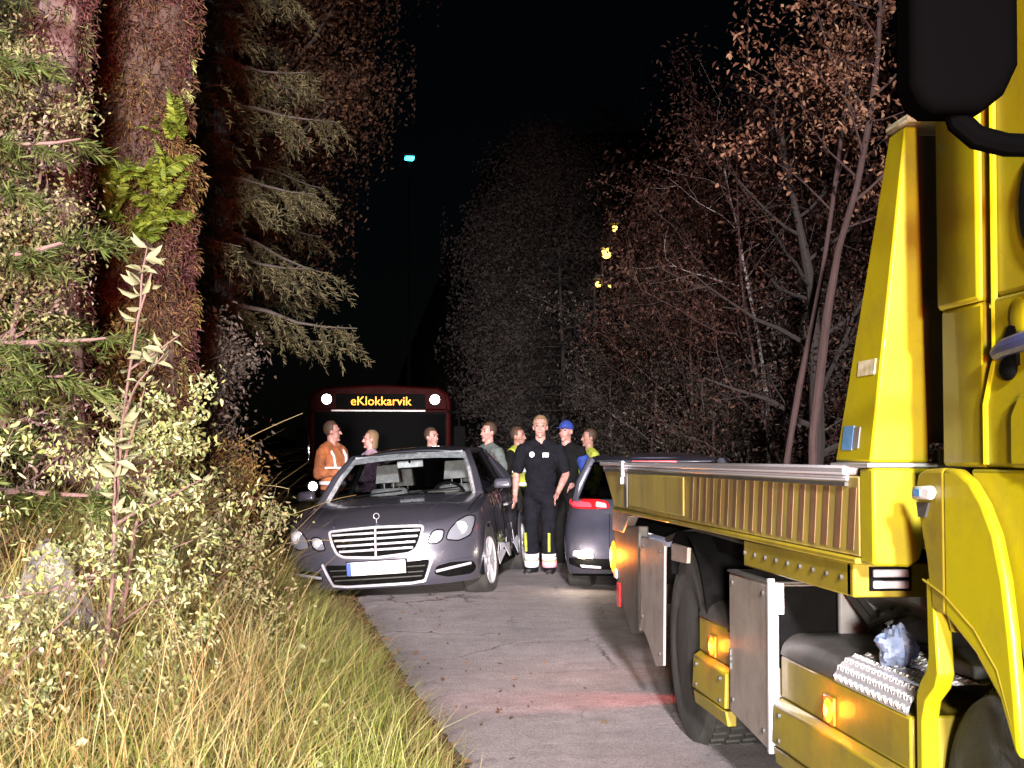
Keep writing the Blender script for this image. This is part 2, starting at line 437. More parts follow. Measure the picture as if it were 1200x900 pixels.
def asphalt():
    m = bpy.data.materials.new('worn_asphalt'); m.use_nodes = True
    t = m.node_tree; N = t.nodes; L = t.links; b = N["Principled BSDF"]
    tc = N.new('ShaderNodeTexCoord')
    def noise_(sc, det, rough=.6):
        n = N.new('ShaderNodeTexNoise'); n.inputs['Scale'].default_value = sc; n.inputs['Detail'].default_value = det
        n.inputs['Roughness'].default_value = rough; L.new(tc.outputs['Object'], n.inputs['Vector']); return n
    big = noise_(0.55, 5); mid = noise_(5, 6, .7); fine = noise_(75, 4, .8)
    vor = N.new('ShaderNodeTexVoronoi'); vor.inputs['Scale'].default_value = 95; L.new(tc.outputs['Object'], vor.inputs['Vector'])
    r = N.new('ShaderNodeValToRGB'); e = r.color_ramp.elements
    e[0].position = .3; e[0].color = (.235, .215, .222, 1); e[1].position = .72; e[1].color = (.43, .395, .41, 1)
    L.new(big.outputs[0], r.inputs[0])
    def mixc(fac, a, bcol, amt):
        mx = N.new('ShaderNodeMix'); mx.data_type = 'RGBA'; mx.blend_type = 'MULTIPLY'
        mx.inputs['Factor'].default_value = amt
        L.new(a, mx.inputs['A']); L.new(bcol, mx.inputs['B']); return mx.outputs['Result']
    r2 = N.new('ShaderNodeValToRGB'); r2.color_ramp.elements[0].position = .3; r2.color_ramp.elements[0].color = (.45, .43, .43, 1); r2.color_ramp.elements[1].position = .62; r2.color_ramp.elements[1].color = (1.15, 1.12, 1.13, 1)
    L.new(mid.outputs[0], r2.inputs[0])
    r3 = N.new('ShaderNodeValToRGB'); r3.color_ramp.elements[0].position = .32; r3.color_ramp.elements[0].color = (.35, .34, .34, 1); r3.color_ramp.elements[1].position = .66; r3.color_ramp.elements[1].color = (1.35, 1.3, 1.3, 1)
    L.new(fine.outputs[0], r3.inputs[0])
    c = mixc(None, r.outputs[0], r2.outputs[0], .5); c = mixc(None, c, r3.outputs[0], .8)
    # cracks: edges of a warped voronoi, dark; wheel tracks: paler lengthwise bands
    wv = N.new('ShaderNodeMix'); wv.data_type = 'VECTOR'; wv.inputs['Factor'].default_value = .18
    L.new(tc.outputs['Object'], wv.inputs['A']); L.new(mid.outputs['Color'], wv.inputs['B'])
    ck = N.new('ShaderNodeTexVoronoi'); ck.feature = 'DISTANCE_TO_EDGE'; ck.inputs['Scale'].default_value = 1.1; L.new(wv.outputs['Result'], ck.inputs['Vector'])
    cr = N.new('ShaderNodeValToRGB'); cr.color_ramp.elements[0].position = .004; cr.color_ramp.elements[0].color = (.25, .23, .22, 1); cr.color_ramp.elements[1].position = .016; cr.color_ramp.elements[1].color = (1, 1, 1, 1)
    L.new(ck.outputs['Distance'], cr.inputs[0])
    cm = N.new('ShaderNodeValToRGB'); cm.color_ramp.elements[0].position = .48; cm.color_ramp.elements[1].position = .60; L.new(big.outputs[0], cm.inputs[0])
    mx = N.new('ShaderNodeMix'); mx.data_type = 'RGBA'; mx.blend_type = 'MULTIPLY'; L.new(cm.outputs[0], mx.inputs['Factor']); L.new(c, mx.inputs['A']); L.new(cr.outputs[0], mx.inputs['B']); c = mx.outputs['Result']
    pt = N.new('ShaderNodeTexVoronoi'); pt.inputs['Scale'].default_value = .42; L.new(wv.outputs['Result'], pt.inputs['Vector'])
    pr = N.new('ShaderNodeMapRange'); pr.inputs['To Min'].default_value = .72; pr.inputs['To Max'].default_value = 1.12
    sp = N.new('ShaderNodeSeparateColor'); L.new(pt.outputs['Color'], sp.inputs[0]); L.new(sp.outputs[0], pr.inputs['Value'])
    mx = N.new('ShaderNodeMix'); mx.data_type = 'RGBA'; mx.blend_type = 'MULTIPLY'; mx.inputs['Factor'].default_value = .4; L.new(c, mx.inputs['A']); L.new(pr.outputs[0], mx.inputs['B']); c = mx.outputs['Result']
    L.new(c, b.inputs['Base Color'])
    b.inputs['Roughness'].default_value = .78
    ad = N.new('ShaderNodeMath'); ad.operation = 'ADD'; L.new(fine.outputs[0], ad.inputs[0]); L.new(vor.outputs['Distance'], ad.inputs[1])
    ad2 = N.new('ShaderNodeMath'); ad2.operation = 'MULTIPLY_ADD'; ad2.inputs[1].default_value = 1.2; L.new(mid.outputs[0], ad2.inputs[0]); L.new(ad.outputs[0], ad2.inputs[2])
    bp = N.new('ShaderNodeBump'); bp.inputs['Strength'].default_value = .9; bp.inputs['Distance'].default_value = .012
    L.new(ad2.outputs[0], bp.inputs['Height']); L.new(bp.outputs[0], b.inputs['Normal'])
    return m
ry = rng_axis([(-60, 0, 12), (0, 22, 160), (22, 70, 40), (70, 300, 12)])
nc = 26
rx = np.linspace(0, 1, nc + 1)
RX = edge(ry)[:, None] + rx[None, :] * ROADW
wob = vnoise(ry, ry * 0, 5.0, 5) * .04 + vnoise(ry, ry * 0, 17.0, 6) * .02
RX[:, 0] += wob; RX[:, -1] += wob[::-1]
RY = np.repeat(ry[:, None], nc + 1, 1)
RZ = np.repeat(zr(ry)[:, None], nc + 1, 1) + .012 + .03 * np.sin(np.pi * rx)[None, :] + vnoise(RX, RY, 1.3, 9) * .008
RZ[:, 0] = zr(ry) - .03; RZ[:, -1] = zr(ry) - .03
idx = np.arange(len(ry) * (nc + 1)).reshape(len(ry), nc + 1)
F = np.stack([idx[:-1, :-1], idx[:-1, 1:], idx[1:, 1:], idx[1:, :-1]], -1).reshape(-1, 4)
np_mesh('road', np.stack([RX, RY, RZ], -1).reshape(-1, 3), F, asphalt(), smooth=True, kind='structure')

# ------------------------------------------------------------------ leaves, grass, trees
def unit(v): return v / np.maximum(1e-9, np.linalg.norm(v, axis=-1, keepdims=True))
def rdir(r, n, up=0.0):
    d = r.normal(size=(n, 3)); d[:, 2] += up; return unit(d)

def leaves(P, D, L, Wd, r, fold=.25, droop=.15, N=None):
    """two-sided little leaves, two folded quads each; returns V, F"""
    n = len(P); D = unit(D)
    Nn = unit(r.normal(size=(n, 3)) + np.array([0, -.4, .6])) if N is None else unit(N)
    Sd = unit(np.cross(D, Nn)); Nn = np.cross(Sd, D)
    L = np.broadcast_to(np.asarray(L, float), (n,))[:, None]; Wd = np.broadcast_to(np.asarray(Wd, float), (n,))[:, None]
    tip = P + D * L - Nn * L * droop
    a = P + D * L * .38; b = P + D * L * .74 - Nn * L * droop * .4
    v = np.stack([P, a + Sd * Wd * .5 + Nn * Wd * fold, b + Sd * Wd * .36 + Nn * Wd * fold * .8, tip,
                  b - Sd * Wd * .36 + Nn * Wd * fold * .8, a - Sd * Wd * .5 + Nn * Wd * fold], 1)
    i = np.arange(n)[:, None] * 6
    f = np.concatenate([i + np.array([[0, 1, 2, 3]]), i + np.array([[0, 3, 4, 5]])], 0)
    return v.reshape(-1, 3), f

def blades(P, H, Wd, bend, az, r, seg=3):
    """grass blades: curved tapering strips"""
    n = len(P)
    d = np.stack([np.cos(az), np.sin(az), np.zeros(n)], -1)
    sa = az + PI / 2 + r.uniform(-.9, .9, n)
    sd = np.stack([np.cos(sa), np.sin(sa), np.zeros(n)], -1)
    vs = []
    for k in range(seg + 1):
        t = k / seg
        c = P + d * (bend * H * t ** 2)[:, None] + np.array([0, 0, 1]) * (H * (t - .32 * bend * t ** 2.4))[:, None]
        w = (Wd * (1 - t * .92) * .5)[:, None]
        vs += [c - sd * w, c + sd * w]
    v = np.stack(vs, 1)
    i = np.arange(n)[:, None] * (2 * (seg + 1))
    f = np.concatenate([i + np.array([[2 * k, 2 * k + 1, 2 * k + 3, 2 * k + 2]]) for k in range(seg)], 0)
    return v.reshape(-1, 3), f

def cat_vf(lst):
    V = []; Fs = []; b = 0
    for v, f in lst:
        V.append(v); Fs.append(f + b); b += len(v)
    return np.concatenate(V), np.concatenate(Fs)

def path(r, p0, d, L, n, wob, up=0.0):
    p = np.array(p0, float); d = np.array(d, float) / np.linalg.norm(d); out = [p.copy()]
    for k in range(n):
        d = d + r.normal(size=3) * wob + np.array([0, 0, up]); d /= np.linalg.norm(d)
        p = p + d * L / n; out.append(p.copy())
    return np.array(out)

BARK = dict(
    grey=mat('grey_bark', (0.085, 0.066, 0.058), 0.9, col2=(0.04, 0.03, 0.027), nscale=9, stretch=(1, 1, .3), bump=0.8, bscale=25),
    pink=mat('pinkish_grey_bark', (0.085, 0.048, 0.043), 0.9, col2=(0.06, 0.034, 0.03), nscale=9, stretch=(1, 1, .3), bump=0.8, bscale=25),
    birch=mat('white_birch_bark', (0.50, 0.45, 0.42), 0.8, col2=(0.05, 0.04, 0.04), nscale=7, stretch=(1, 1, 2.2), bump=0.4, bscale=25),
    dark=mat('dark_bark', (0.030, 0.022, 0.019), 0.9, col2=(0.03, 0.024, 0.02), nscale=9, stretch=(1, 1, .3), bump=0.8, bscale=25),
)
BARK['rust'] = mat('bark_under_rusty_moss', (0.045, 0.022, 0.015), 0.95, col2=(0.02, 0.010, 0.008), nscale=12, bump=1.0, bscale=30)
LEAF = dict(
    rustleaf=mat('rusty_bracken', (.1, .05, .03), .9, spec=.1, island=[(.035, .016, .008), (.085, .045, .018), (.14, .085, .03), (.10, .09, .025)], trans=.2),
    olive=mat('olive_heath_leaf', (.1, .1, .05), .8, spec=.1, island=[(0.0425, 0.0467, 0.0153), (0.0935, 0.0978, 0.0382), (0.1700, 0.1615, 0.0765), (0.1105, 0.0723, 0.0553)], trans=.3),
    copper=mat('coppery_leaf', (.2, .1, .05), .6, spec=.12, island=[(0.1215, 0.0486, 0.0324), (0.3510, 0.1620, 0.0972), (0.5940, 0.3510, 0.2160)], trans=.4),
    dusk=mat('dull_purplish_leaf', (.1, .06, .05), .7, spec=.12, island=[(0.0264, 0.0118, 0.0092), (0.0582, 0.0264, 0.0198), (0.1455, 0.0767, 0.0555)], trans=.4),
    greyleaf=mat('greyish_green_leaf', (.1, .1, .07), .7, spec=.12, island=[(0.0238, 0.0187, 0.0153), (0.0510, 0.0391, 0.0323), (0.1190, 0.0952, 0.0782)], trans=.4),
    brownish=mat('brownish_leaf', (.1, .06, .03), .7, spec=.12, island=[(0.0294, 0.0160, 0.0109), (0.0588, 0.0315, 0.0210), (0.1260, 0.0672, 0.0378)], trans=.4),
    needle=mat('dull_spruce_needle', (.05, .05, .03), .7, spec=.12, island=[(0.0211, 0.0190, 0.0095), (0.0474, 0.0411, 0.0211), (0.0896, 0.0780, 0.0401)], trans=.15),
    far=mat('far_foliage', (.06, .06, .05), .8, spec=.12, island=[(0.0450, 0.0360, 0.0351), (0.0720, 0.0607, 0.0585), (0.1080, 0.0900, 0.0855)], trans=.4),
    fargreen=mat('far_dark_foliage', (.05, .06, .05), .8, spec=.12, island=[(0.0180, 0.0180, 0.0162), (0.0288, 0.0288, 0.0270), (0.0432, 0.0432, 0.0396)], trans=.4),
    pale=mat('pale_green_leaf', (.3, .3, .1), .5, spec=.12, island=[(0.0682, 0.0868, 0.0310), (0.1488, 0.1674, 0.0744), (0.2480, 0.2542, 0.1488), (0.1736, 0.1674, 0.0620), (0.1054, 0.1302, 0.0372)], trans=.3),
    willow=mat('silvery_green_leaf', (.3, .3, .2), .5, spec=.12, island=[(0.0770, 0.0825, 0.0440), (0.1320, 0.1375, 0.0880), (0.1650, 0.1430, 0.0550)], trans=.3),
    fern=mat('bright_fern_green', (.15, .25, .02), .55, spec=.12, island=[(0.0415, 0.0606, 0.0064), (0.0765, 0.1020, 0.0115), (0.1275, 0.1466, 0.0191)], trans=.3),
    juniper=mat('green_conifer_needle', (.08, .14, .04), .6, spec=.12, island=[(0.0176, 0.0256, 0.0064), (0.0440, 0.0640, 0.0144), (0.0800, 0.1000, 0.0280), (0.0400, 0.0280, 0.0160)], trans=.4),
    moss=mat('rusty_brown_moss', (.1, .05, .03), .9, spec=.12, island=[(.020, .009, .006), (.050, .024, .014), (.095, .052, .024)], trans=.1),
    redmoss=mat('maroon_moss', (.15, .05, .05), .9, spec=.12, island=[(0.0306, 0.0081, 0.0090), (0.0630, 0.0198, 0.0216), (0.1080, 0.0495, 0.0450)], trans=.1),
    lichen=mat('olive_moss', (.2, .2, .08), .9, spec=.12, island=[(.11, .12, .035), (.20, .21, .075), (.30, .30, .13)], trans=.1),
    deadtwig=mat('grey_pink_dead_twig', (.25, .17, .15), .9, spec=.12, island=[(0.0480, 0.0320, 0.0288), (0.1040, 0.0720, 0.0640), (0.1920, 0.1440, 0.1280)]),
    grass=mat('yellow_green_grass', (.3, .3, .08), .6, spec=.12, island=[(.10, .13, .018), (.20, .21, .045), (.34, .33, .13), (.42, .39, .19), (.16, .21, .035), (.25, .22, .07)], col2=(.10, .125, .018), nscale=1.6, namt=.75, trans=.35),
    straw=mat('tawny_dry_grass', (.3, .2, .08), .7, spec=.12, island=[(.085, .06, .022), (.19, .145, .06), (.31, .26, .13), (.17, .17, .05), (.37, .33, .19)], col2=(.13, .06, .022), nscale=2.2, namt=.7, trans=.3),
    litter=mat('dead_leaf_litter', (.1, .05, .02), .9, spec=.12, island=[(.03, .018, .010), (.08, .045, .022), (.15, .075, .035)]),
)

def tube_np(paths):
    m = MB()
    for p, rr, n in paths: m.tube(p, list(rr), n, caps=False)
    return m

def broadleaf(name, label, loc, h, r0, crown, nlimb=9, nleaf=4000, lsz=.08, seed=0, bark='grey', leaf='dusk', lean=(0, 0), start=.35, group=None,
              spread=.35, limbL=.4, sub=5, cat='tree', wob=.10, droop=0.0):
    """trunk with limbs and twigs; leaves hang round the twigs in clumps"""
    r = np.random.RandomState(seed)
    root = thing(name, label, cat, loc, group=group)
    tp = path(r, (0, 0, -.3), (lean[0], lean[1], 1), h + .3, 12, wob * .6, .05)
    m = MB(); m.tube(tp, list(np.linspace(r0, r0 * .22, len(tp)) * (1 + .12 * np.sin(np.arange(len(tp)) * 1.7))), 9)
    m.build('trunk', BARK[bark], root)
    lm = MB(); tips = []
    for k in range(nlimb):
        f = start + (1 - start) * (k + r.uniform(0, .8)) / nlimb
        f = min(f, .985)
        q = f * 12; i = int(q); p0 = tp[i] + (tp[min(i + 1, 12)] - tp[i]) * (q - i)
        az = k * 2.4 + r.uniform(-.5, .5)
        L = h * limbL * (1.15 - .75 * abs(f - .45)) * r.uniform(.7, 1.15)
        d = np.array([math.cos(az) * crown[0], math.sin(az) * crown[1], r.uniform(.25, .9) + crown[2]])
        lp = path(r, p0, d, L, 7, wob * 1.3, .03 - droop)
        lr = r0 * (1 - f * .75) * .45
        lm.tube(lp, list(np.linspace(lr, lr * .2, 8)), 6, caps=False)
        for s_ in range(sub):
            i0 = r.randint(2, 8); d2 = unit((lp[i0] - lp[i0 - 1])[None])[0] + r.normal(size=3) * .75
            sp = path(r, lp[i0], d2, L * r.uniform(.25, .55), 5, wob * 1.6, .02 - droop)
            lm.tube(sp, list(np.linspace(lr * .3, lr * .08, 6)), 4, caps=False)
            tips += list(sp[1:])
        tips += list(lp[4:])
    lm.build('limbs', BARK[bark], root, smooth=True)['kind'] = 'stuff'
    tips = np.array(tips)
    w = r.uniform(.1, 1, len(tips)) ** 2; w /= w.sum()
    c = tips[r.choice(len(tips), nleaf, p=w)] + np.clip(r.normal(size=(nleaf, 3)), -1.6, 1.6) * spread * r.uniform(.2, 1, (nleaf, 1))
    V, F_ = leaves(c, rdir(r, nleaf, -.35), lsz * r.uniform(.4, 1.45, nleaf), lsz * .5 * r.uniform(.5, 1.3, nleaf), r)
    np_mesh('crown', V, F_, LEAF[leaf], root)['kind'] = 'stuff'
    return root

def conifer(name, label, loc, h, r0, R, nbr=60, seed=0, needle='needle', bark='dark', base=.12, nsz=.07, group=None, density=26, droop=.5, cat='tree', nw=.22, mult=4.5):
    r = np.random.RandomState(seed)
    root = thing(name, label, cat, loc, group=group)
    tp = path(r, (0, 0, -.3), (0, 0, 1), h + .3, 12, .012, .05)
    m = MB(); m.tube(tp, list(np.linspace(r0, .02, 13)), 9); m.build('trunk', BARK[bark], root)
    bm_ = MB(); P = []; D = []
    for k in range(nbr):
        f = base + (1 - base) * (k / nbr) ** .9
        az = k * 2.399 + r.uniform(-.3, .3)
        L = R * (1 - f) ** .8 * r.uniform(.75, 1.1) + .15
        p0 = np.array([0, 0, h * f]) + (tp[int(f * 11.9)] * np.array([1, 1, 0]))
        bp = [p0]; d = np.array([math.cos(az), math.sin(az), .25]); d /= np.linalg.norm(d)
        nseg = 7
        for s_ in range(nseg):
            d = d + np.array([0, 0, -droop * .16 if s_ < 5 else droop * .16]) + r.normal(size=3) * .04; d /= np.linalg.norm(d)
            bp.append(bp[-1] + d * L / nseg)
        bp = np.array(bp)
        bm_.tube(bp, list(np.linspace(.012 + .012 * L, .004, nseg + 1)), 5, caps=False)
        nt_ = max(6, int(L * density / 3))
        for q in range(nt_):
            t = r.uniform(.12, 1) ** .8 * nseg; i = min(int(t), nseg - 1); c = bp[i] + (bp[i + 1] - bp[i]) * (t - i)
            dd = unit((bp[i + 1] - bp[i])[None])[0]; sd = np.cross(dd, [0, 0, 1]); sd /= max(1e-6, np.linalg.norm(sd))
            td = dd * .7 + sd * (1 if q % 2 else -1) * .9 + np.array([0, 0, -.75 * droop]) + r.normal(size=3) * .15; td /= np.linalg.norm(td)
            tl = L * .26 * r.uniform(.5, 1.1) * (1.1 - .5 * t / nseg) + .08
            nn = max(5, int(tl / nsz * mult))
            tt = np.linspace(0, 1, nn)[:, None]
            pts = c + td * tl * tt + np.array([0, 0, -1]) * (tl * .35 * droop * tt ** 2)
            P.append(pts); nd = td + r.normal(size=(nn, 3)) * .55; D.append(nd)
    P = np.concatenate(P); D = np.concatenate(D)
    bm_.build('branches', BARK[bark], root)['kind'] = 'stuff'
    V, F_ = leaves(P, D, nsz * r.uniform(.7, 1.3, len(P)), nsz * nw, r, fold=.1, droop=.1)
    np_mesh('crown', V, F_, LEAF[needle], root)['kind'] = 'stuff'
    return root

def clump_tree(name, label, loc, h, rx, ry_, rz, trunk_r, nclump=60, per=260, lsz=.115, seed=0, leaf='far', bark='dark', group=None, shape=1.0, cat='tree', base=.25):
    """a distant crown: many small leaf clumps spread through an uneven volume, with limbs inside"""
    r = np.random.RandomState(seed)
    root = thing(name, label, cat, loc, group=group)
    tp = path(r, (0, 0, -.3), (0, 0, 1), h * .8, 10, .05, .05)
    m = MB(); m.tube(tp, list(np.linspace(trunk_r, trunk_r * .2, 11)), 8)
    m.build('trunk', BARK[bark], root)
    d = rdir(r, nclump); rr = r.uniform(.35, 1.0, nclump) ** .6
    c = d * rr[:, None] * np.array([rx, ry_, rz]); t = (c[:, 2] / rz + 1) / 2
    c[:, :2] *= (1.15 - .55 * shape * t)[:, None]
    c[:, 2] += h - rz
    lm = MB()
    for k in range(0, nclump, 2):
        i = r.randint(3, 9); lp = np.linspace(tp[i], c[k], 5) + r.normal(size=(5, 3)) * .12
        lm.tube(lp, list(np.linspace(trunk_r * .3, .015, 5)), 5, caps=False)
    lm.build('limbs', BARK[bark], root)['kind'] = 'stuff'
    sz = r.uniform(.09, .19, nclump) * (rx + rz) * .5
    g_ = np.clip(r.normal(size=(nclump, per, 3)), -1.7, 1.7)
    P = (c[:, None, :] + g_ * sz[:, None, None] * np.array([1, 1, .75])).reshape(-1, 3)
    out = unit(g_.reshape(-1, 3) + .6 * np.repeat(unit(c - c.mean(0)), per, 0) + np.array([0, 0, .3]))
    k_ = P[:, 2] > h * base * .35; P = P[k_]; out = out[k_]
    Nn = unit(out + r.normal(size=P.shape) * .38)
    D = unit(np.cross(Nn, r.normal(size=P.shape)) + np.array([0, 0, -.25]))
    V, F_ = leaves(P, D, lsz * r.uniform(.6, 1.5, len(P)), lsz * .62, r, N=Nn)
    np_mesh('crown', V, F_, LEAF[leaf], root)['kind'] = 'stuff'
    return root

def gz(x, y): return float(ground_z(x, y))
# ------------------------------------------------------------------ distant woods and lamps
TW = 'trees of the dark wood beyond the road'
def far_tree(x, y, h, rx, rz, label, seed, leaf='far', **k):
    return clump_tree('broadleaf_tree', label, (x, y, gz(x, y)), h, rx, rx * .9, rz, .16, seed=seed, leaf=leaf, group=TW, **k)
far_tree(5.6, 48, 11.2, 2.9, 5.2, 'tall round grey tree in the middle of the far wood, highest of the middle ones', 11, nclump=110, per=330)
far_tree(4.5, 46, 7.6, 1.5, 3.8, 'lower grey tree at the left end of the far wood beside black sky', 12, nclump=70, per=300)
far_tree(8.3, 53, 11.0, 2.8, 5.2, 'dim tree behind the warm lamps on the hillside', 13, leaf='fargreen', nclump=70, per=180)
far_tree(10.8, 50, 10.2, 2.6, 5.0, 'dim dark tree right of the warm hillside lamps', 14, leaf='fargreen', nclump=70, per=180)
far_tree(6.4, 36, 4.2, 2.0, 2.2, 'low bushy grey tree below the warm hillside lamps', 15, nclump=70, per=300)
conifer('spruce_tree', 'small dark spruce standing before the round grey tree of the far wood', (5.3, 41, gz(5.3, 41)), 6.6, .1, 1.5, nbr=44, seed=5, needle='fargreen', nsz=.16, group=TW, density=20)
LT = 'trees on the left of the road'
far_tree(-2.65, 22, 12.6, 2.6, 4.5, 'tall dark brown-leaved tree on the left overhanging the road before the bus', 21, leaf='brownish', nclump=150, per=620, shape=-.25, lsz=.062)
far_tree(-3.5, 30, 14.0, 2.7, 5.0, 'tall dark tree on the left behind the brown-leaved one, edge against the black sky', 22, leaf='brownish', nclump=130, per=420, shape=-.1, lsz=.085)
far_tree(-6.0, 17, 11.0, 3.0, 5.0, 'dark tree at the back of the left wood behind the spruces', 23, leaf='brownish', nclump=70, per=300, lsz=.1)
conifer('spruce_tree', 'big spruce with drooping boughs right of the mossy trunk on the left', (-1.75, 12.8, gz(-1.75, 12.8)), 8.6, .15, 2.3, nbr=90, seed=31, nsz=.055, base=.27, density=62, droop=.75, nw=.16, mult=7, group=LT)
conifer('spruce_tree', 'spruce standing directly behind the mossy trunk on the left', (-2.1, 10.2, gz(-2.1, 10.2)), 8.0, .14, 1.5, nbr=70, seed=32, nsz=.05, base=.2, density=60, droop=.75, nw=.16, mult=7, group=LT)
conifer('spruce_tree', 'dim spruce behind the big drooping one on the left, nearer the bus', (-1.55, 17.2, gz(-1.55, 17.2)), 9.5, .16, 1.75, nbr=90, seed=33, nsz=.06, base=.30, density=60, droop=.75, nw=.18, mult=6, group=LT)
broadleaf('rowan_tree', 'thin tree with small brown leaves hanging over the left verge before the spruce', (-2.2, 14.2, gz(-2.2, 14.2)), 6.0, .05, (1, 1, -.1), nlimb=12, nleaf=4200, lsz=.045, seed=34, bark='dark', leaf='brownish', spread=.16, limbL=.24, start=.4, group=LT, lean=(.06, 0))
broadleaf('bare_shrub', 'dark reddish bare shrub in the ditch left of the grey saloon car', (-1.55, 12.2, gz(-1.55, 12.2)), 1.9, .03, (1, 1, .3), nlimb=9, nleaf=900, lsz=.03, seed=35, bark='dark', leaf='redmoss', spread=.14, limbL=.5, start=.1, group=LT, cat='shrub')

def street_lamp(x, y, z, r, label):
    g = gz(x, y)
    t = thing('street_lamp', label, 'street lamp', (x, y, g), group='warm lamps on the dark hillside')
    m = MB(); m.tube([(0, 0, -.2), (0, 0, z - g - .25), (0, -.1, z - g), (0, -.5, z - g + .05)], [.07, .05, .04, .03], 8); m.build('pole', M['dgrey'], t)
    m = MB(); m.prism([(-.16, -.02), (.16, -.02), (.10, .1), (-.10, .1)], 'y', -.95, -.42); m.build('lamp_head', M['dgrey'], t)
    m = MB(); m.ell((0, -.72, -.16), (r * 1.15, r * 1.3, r * 1.15), 12, 8); o = m.build('lens', M['lamp_sodium'], t)
    for c in t.children:
        if c.name.startswith(('lamp_head', 'lens')): c.location = (0, 0, z - g)
    return t
street_lamp(7.05, 44, 8.05, .085, 'uppermost warm lamp of the dark hillside, small and pale')
street_lamp(6.80, 44, 7.34, .13, 'largest yellowish lamp of the dark hillside, second from the top')
street_lamp(6.66, 44.6, 6.52, .075, 'lower left of the two lowest warm lamps on the hillside')
street_lamp(6.93, 44.3, 6.42, .06, 'lower right and faintest of the two lowest warm lamps on the hillside')
t = thing('lamp_mast', 'tall dark mast with one cyan light high above the bus', 'lamp mast', (1.62, 60, gz(1.62, 60)))
g = gz(1.62, 60)
m = MB(); m.tube([(0, 0, -.2), (0, 0, 13.25 - g)], [.07, .04], 8); m.build('pole', M['dark'], t)
m = MB(); m.box(-.2, .2, -.35, -.05, 13.12 - g, 13.2 - g); m.tube([(0, -.2, 13.15 - g), (0, 0, 13.15 - g)], .03, 6); m.build('lamp_head', M['dgrey'], t)
m = MB(); m.prism([(-.17, 12.98 - g), (.13, 12.96 - g), (.19, 13.05 - g), (.17, 13.11 - g), (-.12, 13.11 - g), (-.19, 13.06 - g)], 'y', -.33, -.07)
m.build('lens', mat('lit_cyan_lens', (.2, .9, .9), .3, emit=7.0, ecol=(.05, .85, .9)), t, bevel=.02)

# ------------------------------------------------------------------ right-hand wood
RT = 'trees and shrubs behind the tow truck'
def rt(name, label, px, Y, h, r0, **k):
    X = (px - 430) / 1800 * Y
    return broadleaf(name, label, (X, Y, gz(X, Y)), h, r0, k.pop('crown', (1, 1, 0)), group=RT, **k)
rt('copper_tree', 'crooked tree with coppery leaves high beside the yellow headboard', 968, 14.6, 7.0, .06, nlimb=16, nleaf=4600, lsz=.06, seed=220, bark='pink', leaf='copper', start=.56, spread=.20, limbL=.20, lean=(.02, 0), wob=.13)
rt('copper_tree', 'second coppery tree with a thin fork, left of the crooked one', 915, 15.5, 6.8, .045, nlimb=14, nleaf=3000, lsz=.07, seed=42, bark='pink', leaf='copper', start=.55, spread=.22, limbL=.22, wob=.08)
rt('birch_tree', 'slim white birch trunk above the truck bed', 903, 19.5, 5.2, .045, nlimb=8, nleaf=700, lsz=.05, seed=43, bark='birch', leaf='dusk', start=.6, spread=.25, limbL=.3, lean=(.05, 0))
rt('young_tree', 'thin pale stem right of the white birch', 928, 20, 4.6, .035, nlimb=8, nleaf=500, lsz=.05, seed=44, bark='pink', leaf='dusk', start=.5, spread=.25, limbL=.3, lean=(.03, 0))
rt('old_tree', 'thick dark trunk just left of the yellow headboard', 962, 16.5, 4.8, .11, nlimb=14, nleaf=4200, lsz=.055, seed=45, bark='dark', leaf='dusk', start=.3, spread=.3, limbL=.34)
rt('young_tree', 'thin leaning stem left of the white birch', 870, 21, 4.8, .03, nlimb=10, nleaf=1200, lsz=.055, seed=46, bark='grey', leaf='dusk', start=.3, spread=.25, limbL=.34, lean=(.12, 0))
spots = [(722, 28.5, 3.0, 'leftmost dim shrub of the right-hand wood above the hatchback', 'greyleaf'), (770, 26.5, 3.9, 'second dim shrub from the left in the right-hand wood', 'greyleaf'),
         (812, 24.5, 4.5, 'tangled twiggy shrub in the middle of the right-hand wood', 'greyleaf'), (850, 22.5, 4.6, 'tall twiggy shrub left of the white birch', 'dusk'),
         (890, 24, 6.0, 'tall dull shrub behind the white birch', 'dusk'), (940, 19, 5.4, 'dense shrub between the birch and the thick dark trunk', 'dusk'),
         (985, 17.5, 3.0, 'low leafy shrub at the foot of the crooked coppery tree', 'greyleaf'), (830, 20.5, 2.6, 'low twiggy shrub close behind the truck bed', 'greyleaf')]
for i, (px, Y, h, lab, lf) in enumerate(spots):
    rt('wild_shrub', lab, px, Y, h, .035, crown=(1, 1, .2), nlimb=16, nleaf=6500, lsz=.055, seed=60 + i, bark='pink' if i % 2 else 'grey', leaf=lf, start=.08, spread=.26, limbL=.42, cat='shrub', wob=.14)
for i, (x, y, h, rx, lab) in enumerate([(8.6, 25, 8.5, 2.6, 'dark tree at the back of the right-hand wood behind the birch'), (9.0, 19, 9.5, 2.8, 'dark tree hidden behind the yellow headboard'), (7.4, 33, 8.0, 2.4, 'dark tree at the left back of the right-hand wood')]):
    clump_tree('broadleaf_tree', lab, (x, y, gz(x, y)), h, rx, rx, h * .46, .16, nclump=70, per=200, lsz=.13, seed=80 + i, leaf='dusk', group=RT, shape=.3)

